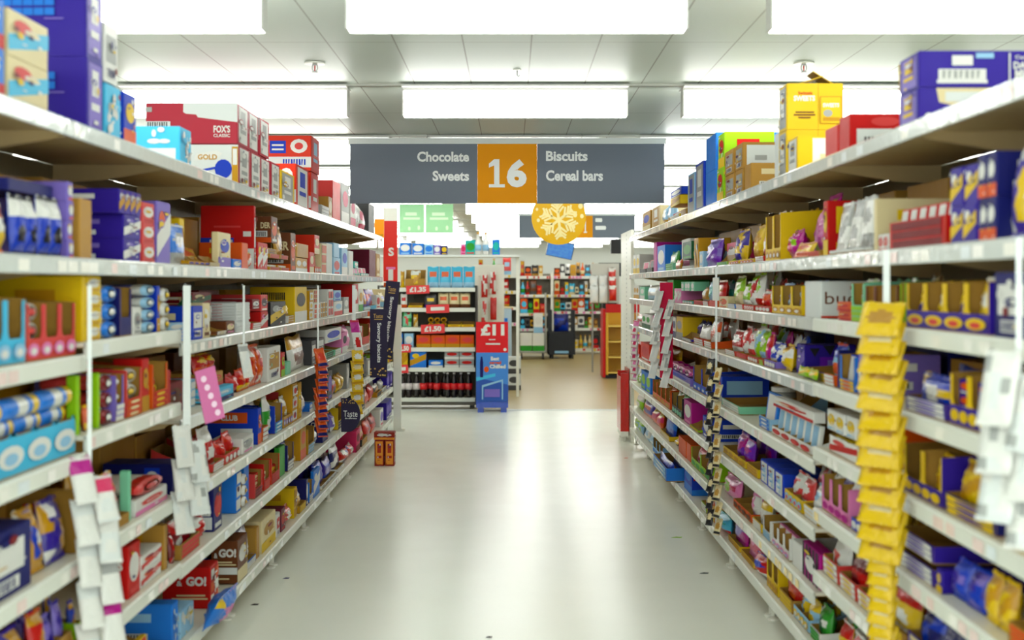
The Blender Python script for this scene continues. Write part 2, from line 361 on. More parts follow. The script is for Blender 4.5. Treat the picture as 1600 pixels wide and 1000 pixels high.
def tray_meshes(w, d, h, cs, n, pillars, lip, style, near):
    key = ('t', round(w,3), round(d,3), round(h,3), tuple(cs), n, pillars, lip, style, near)
    if key in _PM: return _PM[key]
    th = .0035 if near else .0045; out = mat(cs[0]); inn = mat('94702e'); lh = h*lip; parts = []
    def slab(x0, x1, y0, y1, z0, z1, mo, mi_, ax):
        mb = MB(); mb.box(x0, x1, y0, y1, z0, z1, mo); return mb
    b = MB(); b.box(-w/2, w/2, 0, d, 0, th, inn); b.box(-w/2+th, w/2-th, d-th, d, th, h, inn); parts.append(('back_panel', b.mesh('tray_back')))
    q = 7; prof = [(0, th), (d-th, th), (d-th, h)]+[(d-th-(d-th)*(i/q), lh+(h-lh)*(1-(i/q))**(2.2)) for i in range(1, q+1)] if not pillars else [(0, th), (d-th, th), (d-th, h), (0, h*.92)]
    for sx in (-1, 1):
        s = MB(); x0 = sx*w/2; x1 = x0-sx*th*.5; x2 = x0-sx*th
        P = [(a, z) for a, z in prof]
        s.prism(P, min(x0,x1), max(x0,x1), out, 'yz'); s.prism(P, min(x1,x2), max(x1,x2), inn, 'yz'); parts.append(('side_panel', s.mesh('tray_side')))
    for i in range(1, n):
        s = MB(); x = -w/2+w*i/n; s.prism([(a if a > .004 else .006, z) for a, z in prof], x-th/2, x+th/2, inn, 'yz'); parts.append(('divider', s.mesh('tray_divider')))
    l = MB(); l.box(-w/2+th, w/2-th, 0, th*.5, th, lh, out); l.box(-w/2+th, w/2-th, th*.5, th, th, lh, inn)
    S = Surf(l, (-w/2, 0, 0), (1,0,0), (0,0,1), w, lh)
    if len(cs) > 1: decor(S, [cs[0]]+list(cs[1:]), style)
    parts.append(('front_lip', l.mesh('tray_lip')))
    if pillars:
        pw = min(.028, w/n*.24); pc = mat(cs[1] if pillars > 1 and len(cs) > 1 else cs[0])
        for i in range(n+1):
            xc = -w/2+w*i/n; xa = max(-w/2+th, xc-pw/2); xb = min(w/2-th, xc+pw/2)
            p = MB(); p.prism([(xa-.3*pw if i else xa, lh), (xb+.3*pw if i < n else xb, lh), (xb, lh+.1*h), (xb, h*.9), (xa, h*.9), (xa, lh+.1*h)], .0005, th, pc, 'xz'); parts.append(('pillar', p.mesh('tray_pillar')))
    _PM[key] = parts; return parts
def tub_meshes(w, h, cs):
    key = ('u', round(w,3), round(h,3), tuple(cs))
    if key in _PM: return _PM[key]
    r = w/2; b = MB(); b.lathe([(r*.86,0),(r*.92,.006),(r,h*.2),(r*.98,h*.8),(r*.9,h*.86)], mat(cs[0], 'gloss'), 20)
    l = MB(); l.lathe([(r*.96,h*.86),(r*1.0,h*.88),(r*1.0,h*.98),(r*.94,h)], mat(cs[1], 'gloss'), 20)
    k = MB(); k.lathe([(r*1.005,h*.3),(r*1.005,h*.68)], mat(cs[-1]), 20)
    _PM[key] = [('body', b.mesh('tub_body', True)), ('lid', l.mesh('tub_lid')), ('wrap_label', k.mesh('tub_label', True))]
    return _PM[key]

REG = []      # things whose label is completed when all are placed
PROTO = {}
def place(kind, parts, loc, rz, desc, where, cat, rx=0, ry=0, desc_group=None):
    """one thing: parts[0] is its body, the rest its children (or an Empty when the first part is no body)"""
    if parts[0][0] == 'body':
        o = obj(kind, parts[0][1]); kids = parts[1:]
    else:
        o = empty(kind); kids = parts
    o.location = loc; o.rotation_euler = (rx, ry, rz)
    for nm, me in kids: obj(nm, me, o)
    o['category'] = cat
    REG.append((o, desc, where))
    return o

ORD = ['first','second','third','fourth','fifth','sixth','seventh','eighth','ninth','tenth','eleventh','twelfth','thirteenth','fourteenth','fifteenth','sixteenth','seventeenth','eighteenth','nineteenth','twentieth']
def nth(i): return ORD[i] if i < 20 else ('twenty-'+ORD[i-20] if i < 29 else f'thirty-{ORD[(i-29)%20]}')
def finish_labels():
    by = {}
    for o, desc, where in REG: by.setdefault((desc, where), []).append(o)
    for (desc, where), os_ in by.items():
        if len(os_) == 1:
            os_[0]['label'] = f'{desc} {where}'; continue
        cols = {}
        for o in os_: cols.setdefault((round(o.location.y, 2), round(o.location.x, 2) if 'display' in where or 'far' in where or 'end' in where or 'floor' in desc else 0), []).append(o)
        ks = sorted(cols); g = f'{desc}s {where}'
        side = len({k[0] for k in ks}) < len(ks)
        end = 'from the near end' if not side else 'along'
        for ci, kk in enumerate(ks):
            col = sorted(cols[kk], key=lambda o: -o.location.z)
            for ri, o in enumerate(col):
                o['group'] = g
                b = '' if len(col) == 1 else ('topmost' if ri == 0 else 'lowest' if ri == len(col)-1 else f'{nth(ri)} down')
                a = '' if len(ks) == 1 else nth(ci)
                if a and b: cands = [f'{b} in {a} column {end}', f'{b} in {a} column', f'{b}, {a} column']
                elif a: cands = [f'{a} {end}', f'{a} along']
                else: cands = [f'{b} of its stack', b]
                for x in cands:
                    L = f'{desc}, {x}, {where}'
                    if len(re.findall(r"[A-Za-z0-9']+", L)) <= 16: break
                if len(re.findall(r"[A-Za-z0-9']+", L)) > 16: L = f'{desc.replace(" foil", "").replace(" others", "")}, {x.replace("in ", "")}, {where.replace("on ", "")}'
                o['label'] = L

# ------------------------------------------------------------------ shelving geometry
XL, XR = 1.22, 1.11
Y0, BAY, NB = 2.49, 1.0, 9
DEPTH = .47
LT = {0: [1.958,1.576,1.30,1.02,.726,.47,.155], 1: [1.958,1.576,1.335,1.067,.727,.475,.155], 2: [1.958,1.576,1.285,1.0,.715,.46,.155]}
RT = {0: [1.955,1.605,1.378,1.14,.905,.68,.45,.16], 1: [1.955,1.605,1.378,1.14,.905,.68,.45,.16], 2: [1.955,1.605,1.378,1.135,.85,.60,.365,.16]}
def tiers(s, bay): return (LT if s < 0 else RT)[min(bay, 2)]
def bay_of(Y): return max(0, min(NB, int((Y-Y0)/BAY)))
NAMES = {-1: ['top','second','third','fourth','fifth','sixth','bottom'], 1: ['top','second','third','fourth','fifth','sixth','seventh','bottom']}
def where(s, t): return f'on {NAMES[s][t]} {"biscuit" if s < 0 else "chocolate"} shelf'
SETB = .03
def ypx(s, x):
    return F*((XL if s < 0 else XR)+SETB)/abs(x-VX)

_seed = [0]; DEEP = []
def words_of(cs):
    u = []
    for c in cs[:2]:
        if WORD[c] not in u: u.append(WORD[c])
    return ' and '.join(u)
def put(s, t, spec):
    """one line of the planogram"""
    tok = spec.split(); x0, x1 = [float(v) for v in tok[0].split(':')]
    h = float(tok[1]); kind = tok[2]; cs = tok[3].split(','); op = {}
    for q in tok[4:]:
        a, b = q.split('=', 1); op[a] = b
    ya, yb = sorted((ypx(s, x0), ypx(s, x1))); yc = (ya+yb)/2; W = yb-ya-.004
    near = yc < 7.2
    if tiers(s, bay_of(ya)) != tiers(s, bay_of(yb)):   # stays on the shelf of its own bay
        bb_ = bay_of(yc); ya = max(ya, Y0+bb_*BAY+.008); yb = min(yb, Y0+(bb_+1)*BAY-.008); yc = (ya+yb)/2; W = yb-ya-.004
    bay = bay_of(yc); b = float(op.get('b', 0)); z0 = 0
    X = s*((XL if s < 0 else XR)+SETB+b); rz = PI/2 if s < 0 else -PI/2
    n = int(op.get('n', 1)); m = int(op.get('m', 1))
    if (s < 0 and t in (2, 3, 4) and x0 >= 500) or (s > 0 and t == 1 and x0 < 1100):
        h *= 1.25
        if 'z' in op: op['z'] = str(float(op['z'])*1.25)
    room = .4
    if t > 0:
        room = min(tiers(s, bay_of(q_))[t-1]-.018-tiers(s, bay_of(q_))[t] for q_ in (ya, yb))
        if int((ya-Y0+.03)/BAY) != int((yb-Y0-.0)/BAY) or int((ya-Y0)/BAY) != int((yb-Y0+.03)/BAY): room -= .062
        full = float(op.get('z', 0))+m*(h+.0024)+.003
        if full > room:
            f_ = (room)/full; h *= f_*.985
            if 'z' in op: op['z'] = str(float(op['z'])*f_*.99)
    d = float(op.get('d', .26 if t else .3)); d = min(d, (DEPTH-.05 if (t == 0 or d > .3) else .26)-b)
    if d+b > .27: DEEP.append((s, t, ya, yb))
    st = op.get('s', 'bodvo'[int(x0) % 5] if kind != 'bag' else 'btdo'[int(x0) % 4]); side = op.get('side')
    D = op['D'].replace('_', ' ') if 'D' in op else None
    wh = where(s, t)
    nounb = 'biscuit' if s < 0 else 'chocolate'
    z0 = tiers(s, bay)[t]+.001+float(op.get('z', 0))+(.004 if b < 0 else 0)
    def at(i, j=0, nn=n, hh=h, off=0):
        return (X+s*off, yc-(yb-ya)/2+(yb-ya)*(i+.5)/nn, z0+j*(hh+.0024))
    if kind in ('box', 'pk'):
        w_ = W/n-.003
        for i in range(n):
            for j in range(m):
                sd = side if (i == 0 or True) else None
                if sd == 'foxgold': sd = 'gold' if i == 0 else None
                jit = rnd.uniform(-.02, .02) if kind == 'box' and n*m == 1 and W > .06 and w_ < .9*W else 0
                nm = op.get('name', (nounb+'_carton') if kind == 'box' else (nounb+'_pack'))
                desc = D or f'{words_of(cs)} {nm.replace("_"," ")}'
                place(nm, carton_meshes(w_, d, h, cs, st, sd, near), at(i, j, off=rnd.uniform(0, .008)), rz, desc, wh, 'carton' if kind == 'box' else 'pack')
    elif kind == 'roll':
        w_ = W/n-.002
        for i in range(n):
            for j in range(m):
                place('biscuit_roll', roll_meshes(w_, d, h, cs, near), at(i, j), rz, D or f'{words_of(cs)} biscuit roll pack', wh, 'biscuit roll')
    elif kind == 'lroll':
        for i in range(n):
            for j in range(m):
                place('biscuit_roll', lroll_meshes(W/n-.003, h, cs), at(i, j, off=.005), rz, D or f'{words_of(cs)} long biscuit roll', wh, 'biscuit roll')
    elif kind == 'bag':
        w_ = W/n-.006; tt = float(op.get('t', min(.07, .4*w_+.01)))
        lean = float(op.get('lean', 9))
        for i in range(n):
            _seed[0] += 1; L = lean*rnd.uniform(.6, 1.3)
            x, y, z = at(i, off=tt*.5+.004)
            place(op.get('name', 'sweet_bag' if s > 0 else 'snack_bag'), bag_meshes(w_, tt, h, cs, st, _seed[0] % 3, near), (x, y, z+.003), rz+math.radians(rnd.uniform(-4, 4) if w_ < W*.9 or n == 1 else 0), D or f'{words_of(cs)} foil {"sweet" if s > 0 else "snack"} bag', wh, 'bag', rx=-math.radians(L))
    elif kind == 'tub':
        place('snack_tub', tub_meshes(min(W, .12), h, cs), at(0, off=W/2), rz, D or f'{words_of(cs)} lidded snack tub', wh, 'tub')
    elif kind == 'tray':
        pil = int(op.get('p', 0)); lip = float(op.get('lip', .36)); td = d
        desc = D or f'{words_of(cs)} open display tray'
        place('display_tray', tray_meshes(W, td, h, cs, n, pil, lip, op.get('s', 'm' if n == 1 else 'c'), near), at(0, nn=1), rz, desc, wh, 'display tray')
        if 'c' not in op and 'e' not in op and n <= 4 and not (t == 0) and h > .05 and int(x0) % 5 != 2 and td > .05:
            op['c'] = f"bag/{cs[min(1, len(cs)-1)] if cs[min(1, len(cs)-1)] != 't' else 'gd'},{cs[0] if cs[0] not in ('t',) else 'r'},w/{n}"
        if 'c' in op:
            ck, cc, cn = op['c'].split('/'); cc = cc.split(','); cn = int(cn); cw = W/n
            for i in range(n):
                if n > 1 and cn < n and i >= cn: continue
                per = max(1, cn//n) if cn >= n else 1
                for q in range(per):
                    w1 = cw/per-.012; lx = yc-W/2+cw*(i+(q+.5)/per)
                    if ck == 'bag':
                        tt = min(.05, td*.22, .35*w1+.01); ns = 2 if (td > .2 and tt*2+.09 < td) else 1
                        for rr in range(ns):
                            _seed[0] += 1
                            hh = h*rnd.uniform(.74, .96) if h > .1 else max(h*.9, min(.165, (room-.01)*rnd.uniform(.6, .92)))
                            if rr: hh = min(hh*1.1, room-.03)
                            L_ = rnd.uniform(4, 11) if rr == 0 else rnd.uniform(2, 6)
                            place('sweet_bag' if s > 0 else 'snack_bag', bag_meshes(w1, tt, round(hh,2), cc, 'btdx'[_seed[0] % 4], _seed[0] % 3, near and rr == 0), (X+s*(.012+tt*.6+rr*(tt*1.2+.045)), lx, z0+.01), rz, f'{words_of(cc)} foil bag {"behind others " if rr else ""}in {WORD[cs[0]]} tray', wh, 'bag', rx=-math.radians(L_))
                    elif ck == 'bar':
                        place('chocolate_bar', carton_meshes(w1, .02, h*.85, cc, 'v', None, False), (X+s*(.022), lx, z0+.011), rz, f'{words_of(cc)} bar in {WORD[cs[0]]} tray', wh, 'chocolate bar', rx=-math.radians(8))
                    elif ck == 'pk':
                        hh = h*.26
                        for j in range(3 if rnd.random() < .7 else 2):
                            place('biscuit_pack' if s < 0 else 'chocolate_pack', carton_meshes(w1, td*.7, hh-.002, cc, 'o', None, False), (X+s*(.01+td*.04), lx, z0+.006+j*hh), rz, f'{words_of(cc)} flat pack in {WORD[cs[0]]} tray', wh, 'pack')
                    elif ck == 'roll':
                        hh = min(w1, h*.3)
                        for j in range(int(h*.9/hh)):
                            place('biscuit_roll', roll_meshes(w1, td*.75, hh-.001, cc, near), (X+s*.012, lx, z0+.006+j*hh), rz, f'{words_of(cc)} roll pack in {WORD[cs[0]]} tray', wh, 'biscuit roll')

# ------------------------------------------------------------------ planogram (x range on the shelf front, height, build, colours)
PLAN = {}
PLAN[-1, 0] = """
-55:10 .12 box cb,r,w m=2 d=.3 D=blue_and_red_snack_carton
14:78 .115 box cr,cy,rp m=2 s=d d=.24 D=cream,_cyan_and_red_biscuit_carton
137:163 .215 box p,lv,w m=2 d=.32 s=v side=purpleblocks D=large_purple_chocolate_carton
165:190 .165 box cy,w s=x d=.2 D=cyan_white-spotted_carton_with_dark_slot
165:187 .18 box w,gr,pk z=.172 d=.16 s=l D=white_and_pink_tall_carton_resting_on_cyan_carton
193:213 .165 box b,o,y d=.16 s=b D=royal_blue_carton_with_orange_top
282:300 .14 box cy,w,lb d=.17 side=cyanlab s=x D=pale_cyan_carton_with_white_label_panel
373:438 .185 box fx,w,gr n=4 d=.4 s=v side=foxgold D=crimson_biscuit_case_with_white_label
373:421 .185 box fx,w,gr n=3 z=.19 d=.42 s=v side=fox D=crimson_biscuit_case_stacked_on_lower_cases
440:462 .17 box y,gr,w d=.16 s=v D=yellow_biscuit_carton_with_grey_label
464:484 .25 box or_,w,b d=.2 s=v side=redlab D=orange_red_cracker_carton
487:499 .25 box or_,rp,w d=.25 s=v side=redlab D=tall_orange_red_cracker_carton
486:499 .22 box or_,rp,lb z=.254 d=.27 s=v side=redlab D=orange_red_cracker_carton_stacked_on_another
502:514 .2 tray gr,w d=.2
514:520 .15 box t,cr d=.2
521:533 .28 box rp,pk d=.25 s=n D=coral_pink_leaning_carton
534:546 .3 box gr,w,hp d=.2 s=b
548:556 .24 box w,hp d=.2 s=b
557:566 .22 bag w,gr n=2
567:575 .22 bag w,hp n=2
576:585 .26 box dgr,gr d=.3 s=n
"""
PLAN[-1, 1] = """
-60:28 .17 bag w,y,o n=2 s=b D=clear_and_white_biscuit_bag_with_yellow_base
30:68 .15 bag b,w,k n=2 s=t lean=4 D=blue_white_and_black_cookie_bag
70:106 .16 bag b,w,k n=2 s=t lean=3 D=royal_blue_cookie_bag_with_white_top
34:104 .03 box nb,p n=1 z=.168 d=.2 b=.03 s=n D=flat_navy_carton_laid_across_cookie_bags
108:124 .052 pk lv,w,o n=1 m=4 d=.2 s=o D=lavender_and_white_cake_pack
126:146 .175 box t,p d=.22 s=n D=tan_cardboard_divider_carton
195:222 .075 pk p,w,lv n=1 m=2 d=.26 s=d D=purple_and_white_swirled_cake_pack
186:222 .075 pk p,gd,w z=.155 d=.28 n=4 s=d D=blue_purple_upright_cake_pack_on_top
224:244 .067 pk rp,w,r m=3 d=.2 s=o D=coral_red_cake_pack
246:268 .22 box lv,w,o d=.2 s=d D=lavender_tall_cake_carton
272:296 .15 bag cb,gr n=1 t=.03 lean=4 D=shiny_sky_blue_foil_bag_standing_upright
284:300 .1 bag lv,pr n=1 t=.03 b=.03 D=small_lavender_foil_bag_leaning
302:310 .185 box y,gd d=.16 b=.05 s=b D=bright_yellow_carton_behind_blue_bag
289:320 .035 tray gd,p n=3 b=-.015 d=.06
312:348 .085 bag y,r,o n=1 t=.035 lean=22 b=.08 D=yellow_bag_with_red_and_orange_stripe
322:340 .04 tray br,cr n=1 d=.05 b=-.01
341:361 .15 box cr,lv,b s=b d=.03 D=beige_tall_pack_with_blue_badge
364:378 .04 box cb,w d=.06
378:388 .12 box o,y d=.2 s=n D=orange_slotted_display_carton
390:398 .09 bag o,w,y n=1
399:402 .31 box r,w d=.26 side=redtop s=l D=large_red_carton_with_white_barcode_panel
403:420 .135 box r,w,y n=2 d=.1 s=d
421:437 .055 tray gd,r m=1 n=1 c=pk/gd,w/1 d=.16
438:452 .055 tray gd,r n=1 c=pk/gd,w/1 d=.16
421:437 .06 tray gd,r z=.066 c=pk/gd,br/1 d=.16
438:450 .06 tray gd,r z=.066 c=bag/gd,br/1 d=.16
424:434 .135 box br,o,w z=.146 side=der d=.1 D=dark_brown_carton_with_cream_lettering_and_orange_base
454:462 .22 box br,o d=.2 side=der
463:482 .085 box gd,w n=2 d=.16 s=b
463:482 .08 box gd,t n=1 z=.09 d=.16
484:491 .13 box rp,cr s=b
492:501 .12 tray o,w n=2 c=bar/w,o/2 d=.2
492:500 .12 box or_,cr z=.125 s=b
502:510 .2 box cr,o s=m d=.2
511:520 .21 box w,cr s=n
522:533 .12 box lb,r s=o
522:531 .1 box lb,w z=.124 s=n
534:543 .2 box lb,w,b s=b
545:552 .19 box st,w
554:563 .06 tray w,tl n=2 c=bar/w,pk/2
554:560 .05 box tl,w z=.065
564:576 .07 tray tl,w n=2 c=bar/w,hp/2
578:588 .24 box mr,rp d=.4 s=n D=large_maroon_carton
589:595 .22 box t,cr
"""
PLAN[-1, 2] = """
-60:40 .18 tray cy,lb,w n=3 p=1 s=c c=roll/lb,w,gr/2 D=cyan_display_tray_with_tall_pillars
42:126 .165 tray rp,pk,w n=3 p=1 s=c c=roll/w,rp/1 D=coral_red_display_tray_with_tall_pillars
137:160 .046 pk y,w,gd m=4 d=.22 s=o D=yellow_and_white_biscuit_pack
128:135 .19 box y,gd s=n d=.3 D=yellow_tall_upright_carton
163:185 .053 roll lb,w,cb n=1 m=3 d=.2 D=pale_blue_wrapped_biscuit_roll
187:206 .17 tray nb,b,gr n=1 s=n p=1 D=navy_tray_with_grey_barcode_strip
208:222 .09 pk w,gr m=1 d=.2 s=o
224:244 .04 roll b,w,lb n=1 m=4 d=.2 D=blue_and_white_wrapped_biscuit_roll
246:252 .16 box b,gd s=b
254:267 .05 roll lb,y,w n=1 m=3 d=.2
270:296 .13 tray b,w,cb n=1 c=pk/lb,w/1 s=m
301:318 .13 box b,w,cr d=.22 s=l D=blue_and_white_open_biscuit_carton
320:331 .14 box cr,w,br s=o d=.06 D=cream_leaning_biscuit_carton
334:350 .045 tray br,w,cr n=1 d=.1 b=-.01
352:366 .05 box br,cr,pk d=.1 b=-.01 s=o
338:366 .06 box dr,dg,cr z=.123 d=.15 b=.1 side=jam s=d D=dark_red_and_green_flat_biscuit_pack
351:367 .011 pk w,rp m=9 d=.15 b=.1 s=n D=thin_red_biscuit_pack_with_white_end_tab
371:392 .011 pk st,r m=10 d=.22 s=n D=thin_stacked_biscuit_pack_with_white_edge
394:408 .09 tray rp,w n=1 e=1
409:420 .08 box r,w,pk s=d
394:406 .045 box dr,w z=.1 s=o
409:420 .08 box rp,dgr,w z=.085 s=o
424:448 .125 box k,y,gr s=d d=.12 D=black_and_yellow_striped_pack
450:459 .12 tray w,gd n=1 c=bag/gd,y/1
462:481 .205 box y,w,k d=.3 side=tc s=b D=bright_yellow_case_with_black_barcode
483:489 .18 box gd,w,y s=m
491:500 .1 box w,o s=g n=1
501:512 .085 box w,gd s=g n=2
491:499 .085 box cr,o,r z=.103 s=g n=2
513:521 .15 box w,rp s=g
523:536 .08 box w,rp,lb s=b
523:534 .06 box lb,b z=.083 s=o
538:546 .1 box gr,w s=b
553:560 .18 box r,w s=b
561:568 .15 box w,g,gd s=b
569:578 .07 tray lb,w n=2 c=bag/gd,lv/2
579:588 .08 tray lb,cy n=1 c=bag/rp,lv/1
589:595 .1 box w,r
600:606 .12 tray lb,w c=bag/cr,lv/1
607:613 .14 box cr,gd s=b
"""
PLAN[-1, 3] = """
-60:120 .062 lroll cb,y,w n=3 z=.15 D=sky_blue_long_biscuit_roll_with_yellow_end
-60:120 .06 lroll cb,y,w n=4 z=.0855 b=.02 D=sky_blue_biscuit_roll_with_yellow_end_in_the_cyan_tray
-60:120 .082 box cy,b,lb n=1 d=.2 b=.02 s=n D=flat_cyan_inner_carton_behind_the_lip
-60:120 .1 tray cy,w,lb n=5 s=c lip=.98 d=.014 p=1 D=cyan_display_front_with_white_oval_prints
121:128 .17 box yg,g d=.03 s=n D=lime_green_upright_card_divider
140:150 .07 bag o,y n=1
153:158 .165 box yg,g d=.03 s=n D=lime_green_card_divider_beside_pillar
160:178 .05 roll rp,w,dr m=3 n=1 d=.2
180:194 .16 tray lv,w n=1 p=1 c=roll/r,w/1
197:222 .17 tray rp,o,cr n=1 p=1 c=roll/r,y,w/1 D=coral_red_framed_display_tray
224:236 .18 box r,gd s=b d=.1 D=red_upright_pack_with_gold_foil
238:262 .17 tray o,r,y n=1 p=1 c=bag/y,r/1 D=orange_framed_display_tray
264:274 .12 box r,or_ s=n d=.1
288:312 .12 box dr,br,gd d=.3 s=o b=.06
314:331 .11 box lb,w s=g b=.06
334:364 .055 box cy,nb,lb d=.12 b=-.01 s=b D=pale_blue_flat_tea_carton_with_navy_square
340:362 .06 box t,rp z=.06 b=.03 d=.2
336:362 .08 bag r,o,y n=2 lean=18 z=.121 b=.05
366:378 .09 bag rp,r n=1
380:396 .1 bag r,y,o n=2
398:417 .2 bag o,r,w n=2 s=x D=orange_crinkled_biscuit_bag
420:440 .175 box w,t,mg_ d=.16 s=l D=white_and_tan_carton_with_mint_top
441:447 .13 box r,yg s=b d=.16
450:456 .07 box mg_,w s=n
458:486 .21 bag w,gd,br n=1 s=t t=.06 D=large_white_mince_pie_bag_with_gold_pastries
487:494 .15 box dgr,w s=l
495:507 .07 box k,gr n=2 s=o
495:507 .08 box dgr,st z=.075 s=l
509:521 .1 tray mg_,dg n=1 e=1
509:534 .09 box w,b,lb z=.105 d=.2 s=o
523:533 .1 tray mg_,w n=1 e=1
535:543 .12 box pk,w,k s=b
545:552 .15 bag w,pk n=1
556:566 .13 box w,r s=o
567:577 .14 tray rp,or_ n=1 p=1
580:587 .12 bag o,y n=1
588:595 .11 bag rp,o n=1
599:606 .14 box or_,w s=o
607:614 .12 tray o,rp c=bag/o,r/1
"""
PLAN[-1, 4] = """
-60:50 .165 box nb,w,gd n=1 d=.24 s=l D=blue_biscuit_carton_with_white_lower_label
54:84 .175 bag gd,b,w n=1 t=.05 s=x D=orange_gold_and_blue_tall_snack_bag
86:116 .175 bag p,gd,w n=1 t=.05 s=x D=purple_and_gold_tall_snack_bag
118:128 .18 box t,o s=n d=.2
140:150 .1 bag r,w n=1
165:172 .12 bag gd,y n=1
176:202 .17 tray t,t n=1 lip=.2
204:209 .16 box mg_,tl s=n d=.03 D=mint_green_card_divider
214:258 .05 roll w,r,rp n=1 m=1 d=.3 z=.056 D=white_and_red_biscuit_roll_lying_on_carton
212:262 .052 box w,pk,rp n=1 m=1 d=.3 s=b D=white_and_pink_flat_biscuit_carton
264:290 .12 box nb,b,w d=.3 side=navylogo s=o
318:330 .06 bag or_,r n=1
332:350 .1 tray rp,w n=1 c=bag/r,w/1
352:374 .12 tray rp,w n=2 c=bag/r,or_/2 D=coral_red_display_tray_of_shiny_bags
376:394 .07 box w,gr,pk d=.14 b=-.01 s=o
403:409 .175 box b,o d=.3 side=club s=b D=royal_blue_case_with_orange_badge
410:419 .175 tray o,w n=1 lip=.4 d=.2
421:428 .2 bag g,w n=1 lean=4
429:441 .16 tray b,cy,w n=1 p=1 c=bag/cy,w/1
443:456 .17 tray gd,lv,w n=2 c=bag/gd,w/2
457:465 .22 box gd,w,rp n=1 s=m
466:472 .21 box gd,y s=o
474:484 .17 bag b,w n=1 lean=12 D=shiny_blue_foil_bag_leaning_on_tan_carton
485:490 .05 box cb,w
512:519 .16 box dgr,lv s=o
521:530 .1 bag r,br n=1
531:541 .1 bag gd,y n=2
542:546 .15 box gr,w
569:574 .14 box k,dgr s=o
576:585 .1 box w,gr s=n
586:592 .11 box yg,w s=n
593:600 .1 tray y,r n=1 p=1
601:607 .1 box dg,w s=n
608:614 .13 box y,or_ s=v
"""
PLAN[-1, 5] = """
-60:30 .11 bag p,gd,w n=2 t=.04 s=x D=purple_and_gold_snack_bag
32:60 .14 tray gd,o n=1 c=bag/p,gd/1
62:84 .15 bag r,gd n=1 t=.04 D=bright_red_snack_bag
86:112 .14 tray t,gd n=2 c=bag/lv,p/2
114:130 .14 tray yg,y n=1 c=bag/b,gd/1
200:220 .17 box r,w,rp d=.07 side=ns s=o D=bright_red_upright_carton_with_white_lettering
222:254 .05 box w,rp,o m=2 d=.2 s=d D=white_and_pink_flat_cake_pack
256:262 .16 box t,gd s=n d=.3
264:278 .11 bag dr,r,w n=1 s=x
282:312 .16 tray t,rp n=1 c=bag/dr,r,w/2
314:330 .1 bag r,w n=1 lean=15 s=x
336:350 .185 box nb,r,w d=.12 side=bottomlab s=o D=navy_and_red_carton_with_white_lower_panel
371:379 .19 box cb,w d=.2 side=cornbox s=m D=sky_blue_tall_case
381:387 .05 roll lb,gd,w m=3 n=1 d=.2
388:396 .2 box cb,nb d=.2 s=n b=.02
398:410 .13 tray rp,dr n=1 p=1 c=pk/r,cr/1
412:422 .15 tray r,or_ n=1 p=1 c=pk/cr,r/1
424:437 .15 tray or_,r n=1 p=1 c=pk/r,y/1
438:447 .16 box g,yg s=n d=.03 D=bright_green_card_divider
449:459 .16 tray nb,w n=1 c=bag/b,w/1 p=1
461:465 .06 bag y,gd n=1
470:479 .2 box gd,o d=.14 s=b D=gold_tall_cereal_carton
481:491 .17 tray gd,lb n=1 p=1 c=bag/gd,w/1
492:500 .12 bag nb,w n=1
504:512 .15 box nb,b d=.12 side=chy s=n D=navy_blue_carton_with_white_lettering
513:522 .18 bag nb,b n=1 lean=14
523:527 .13 bag lv,w n=1
528:536 .17 tray y,k n=1 p=1
563:570 .17 box k,gr s=o
571:579 .12 bag rp,o n=1
580:588 .14 bag r,o n=1
589:596 .12 tray gd,k n=1
598:604 .12 tray w,gr
605:613 .15 pk p,lv,w n=2 s=o
"""
PLAN[-1, 6] = """
200:226 .1 tray or_,w n=1 c=bar/rp,y/2
228:262 .13 tray or_,w,r n=2 c=bar/y,r/1 D=orange_red_open_carton_with_white_inner_sleeve
264:282 .16 box cb,w,lb s=x d=.3 D=sky_blue_carton_with_daisy_dots
284:306 .1 box lb,w d=.22 s=x
294:322 .14 bag cb,pk,y n=1 b=-.1 lean=-24 t=.075 s=x D=big_sky_blue_sweet_bag_sticking_out_over_shelf_edge
330:343 .17 box r,o,w d=.2 side=go s=g D=red_cookie_carton_with_white_lettering
365:381 .19 box br,cr,w d=.12 side=browngo s=b D=brown_cookie_carton_with_white_lettering b=-.02
383:400 .1 tray cb,w n=1 c=bag/nb,w,lb/1
402:407 .15 box t,gd s=n d=.25
409:431 .16 box cr,y,t d=.2 s=b D=pale_yellow_biscuit_carton_with_white_top
433:439 .12 box w,rp s=l
441:448 .12 box mr,r s=o d=.2
449:460 .09 bag rp,w,k n=1 s=x
461:466 .17 box y,gd d=.25 s=m D=yellow_tall_cracker_carton
468:478 .12 tray gd,y n=1
479:482 .16 box nb,w s=o
483:489 .14 tray cb,w n=1 p=1
490:500 .17 box cb,w d=.02 s=d
502:525 .07 tray w,gr n=2 c=bag/p,b/2
527:538 .07 tray st,w n=1 c=bag/nb,w/1
540:556 .09 bag r,w,p n=2 s=x
557:563 .17 box hp,dr s=b
565:574 .16 tray k,gd n=1 c=bag/gd,r/1
576:592 .15 bag r,dr,o n=2 s=x
594:599 .16 pk w,lv,hp n=1 s=o
604:613 .17 box p,lv,w n=2 s=o D=violet_and_lavender_carton_at_the_run_end
"""
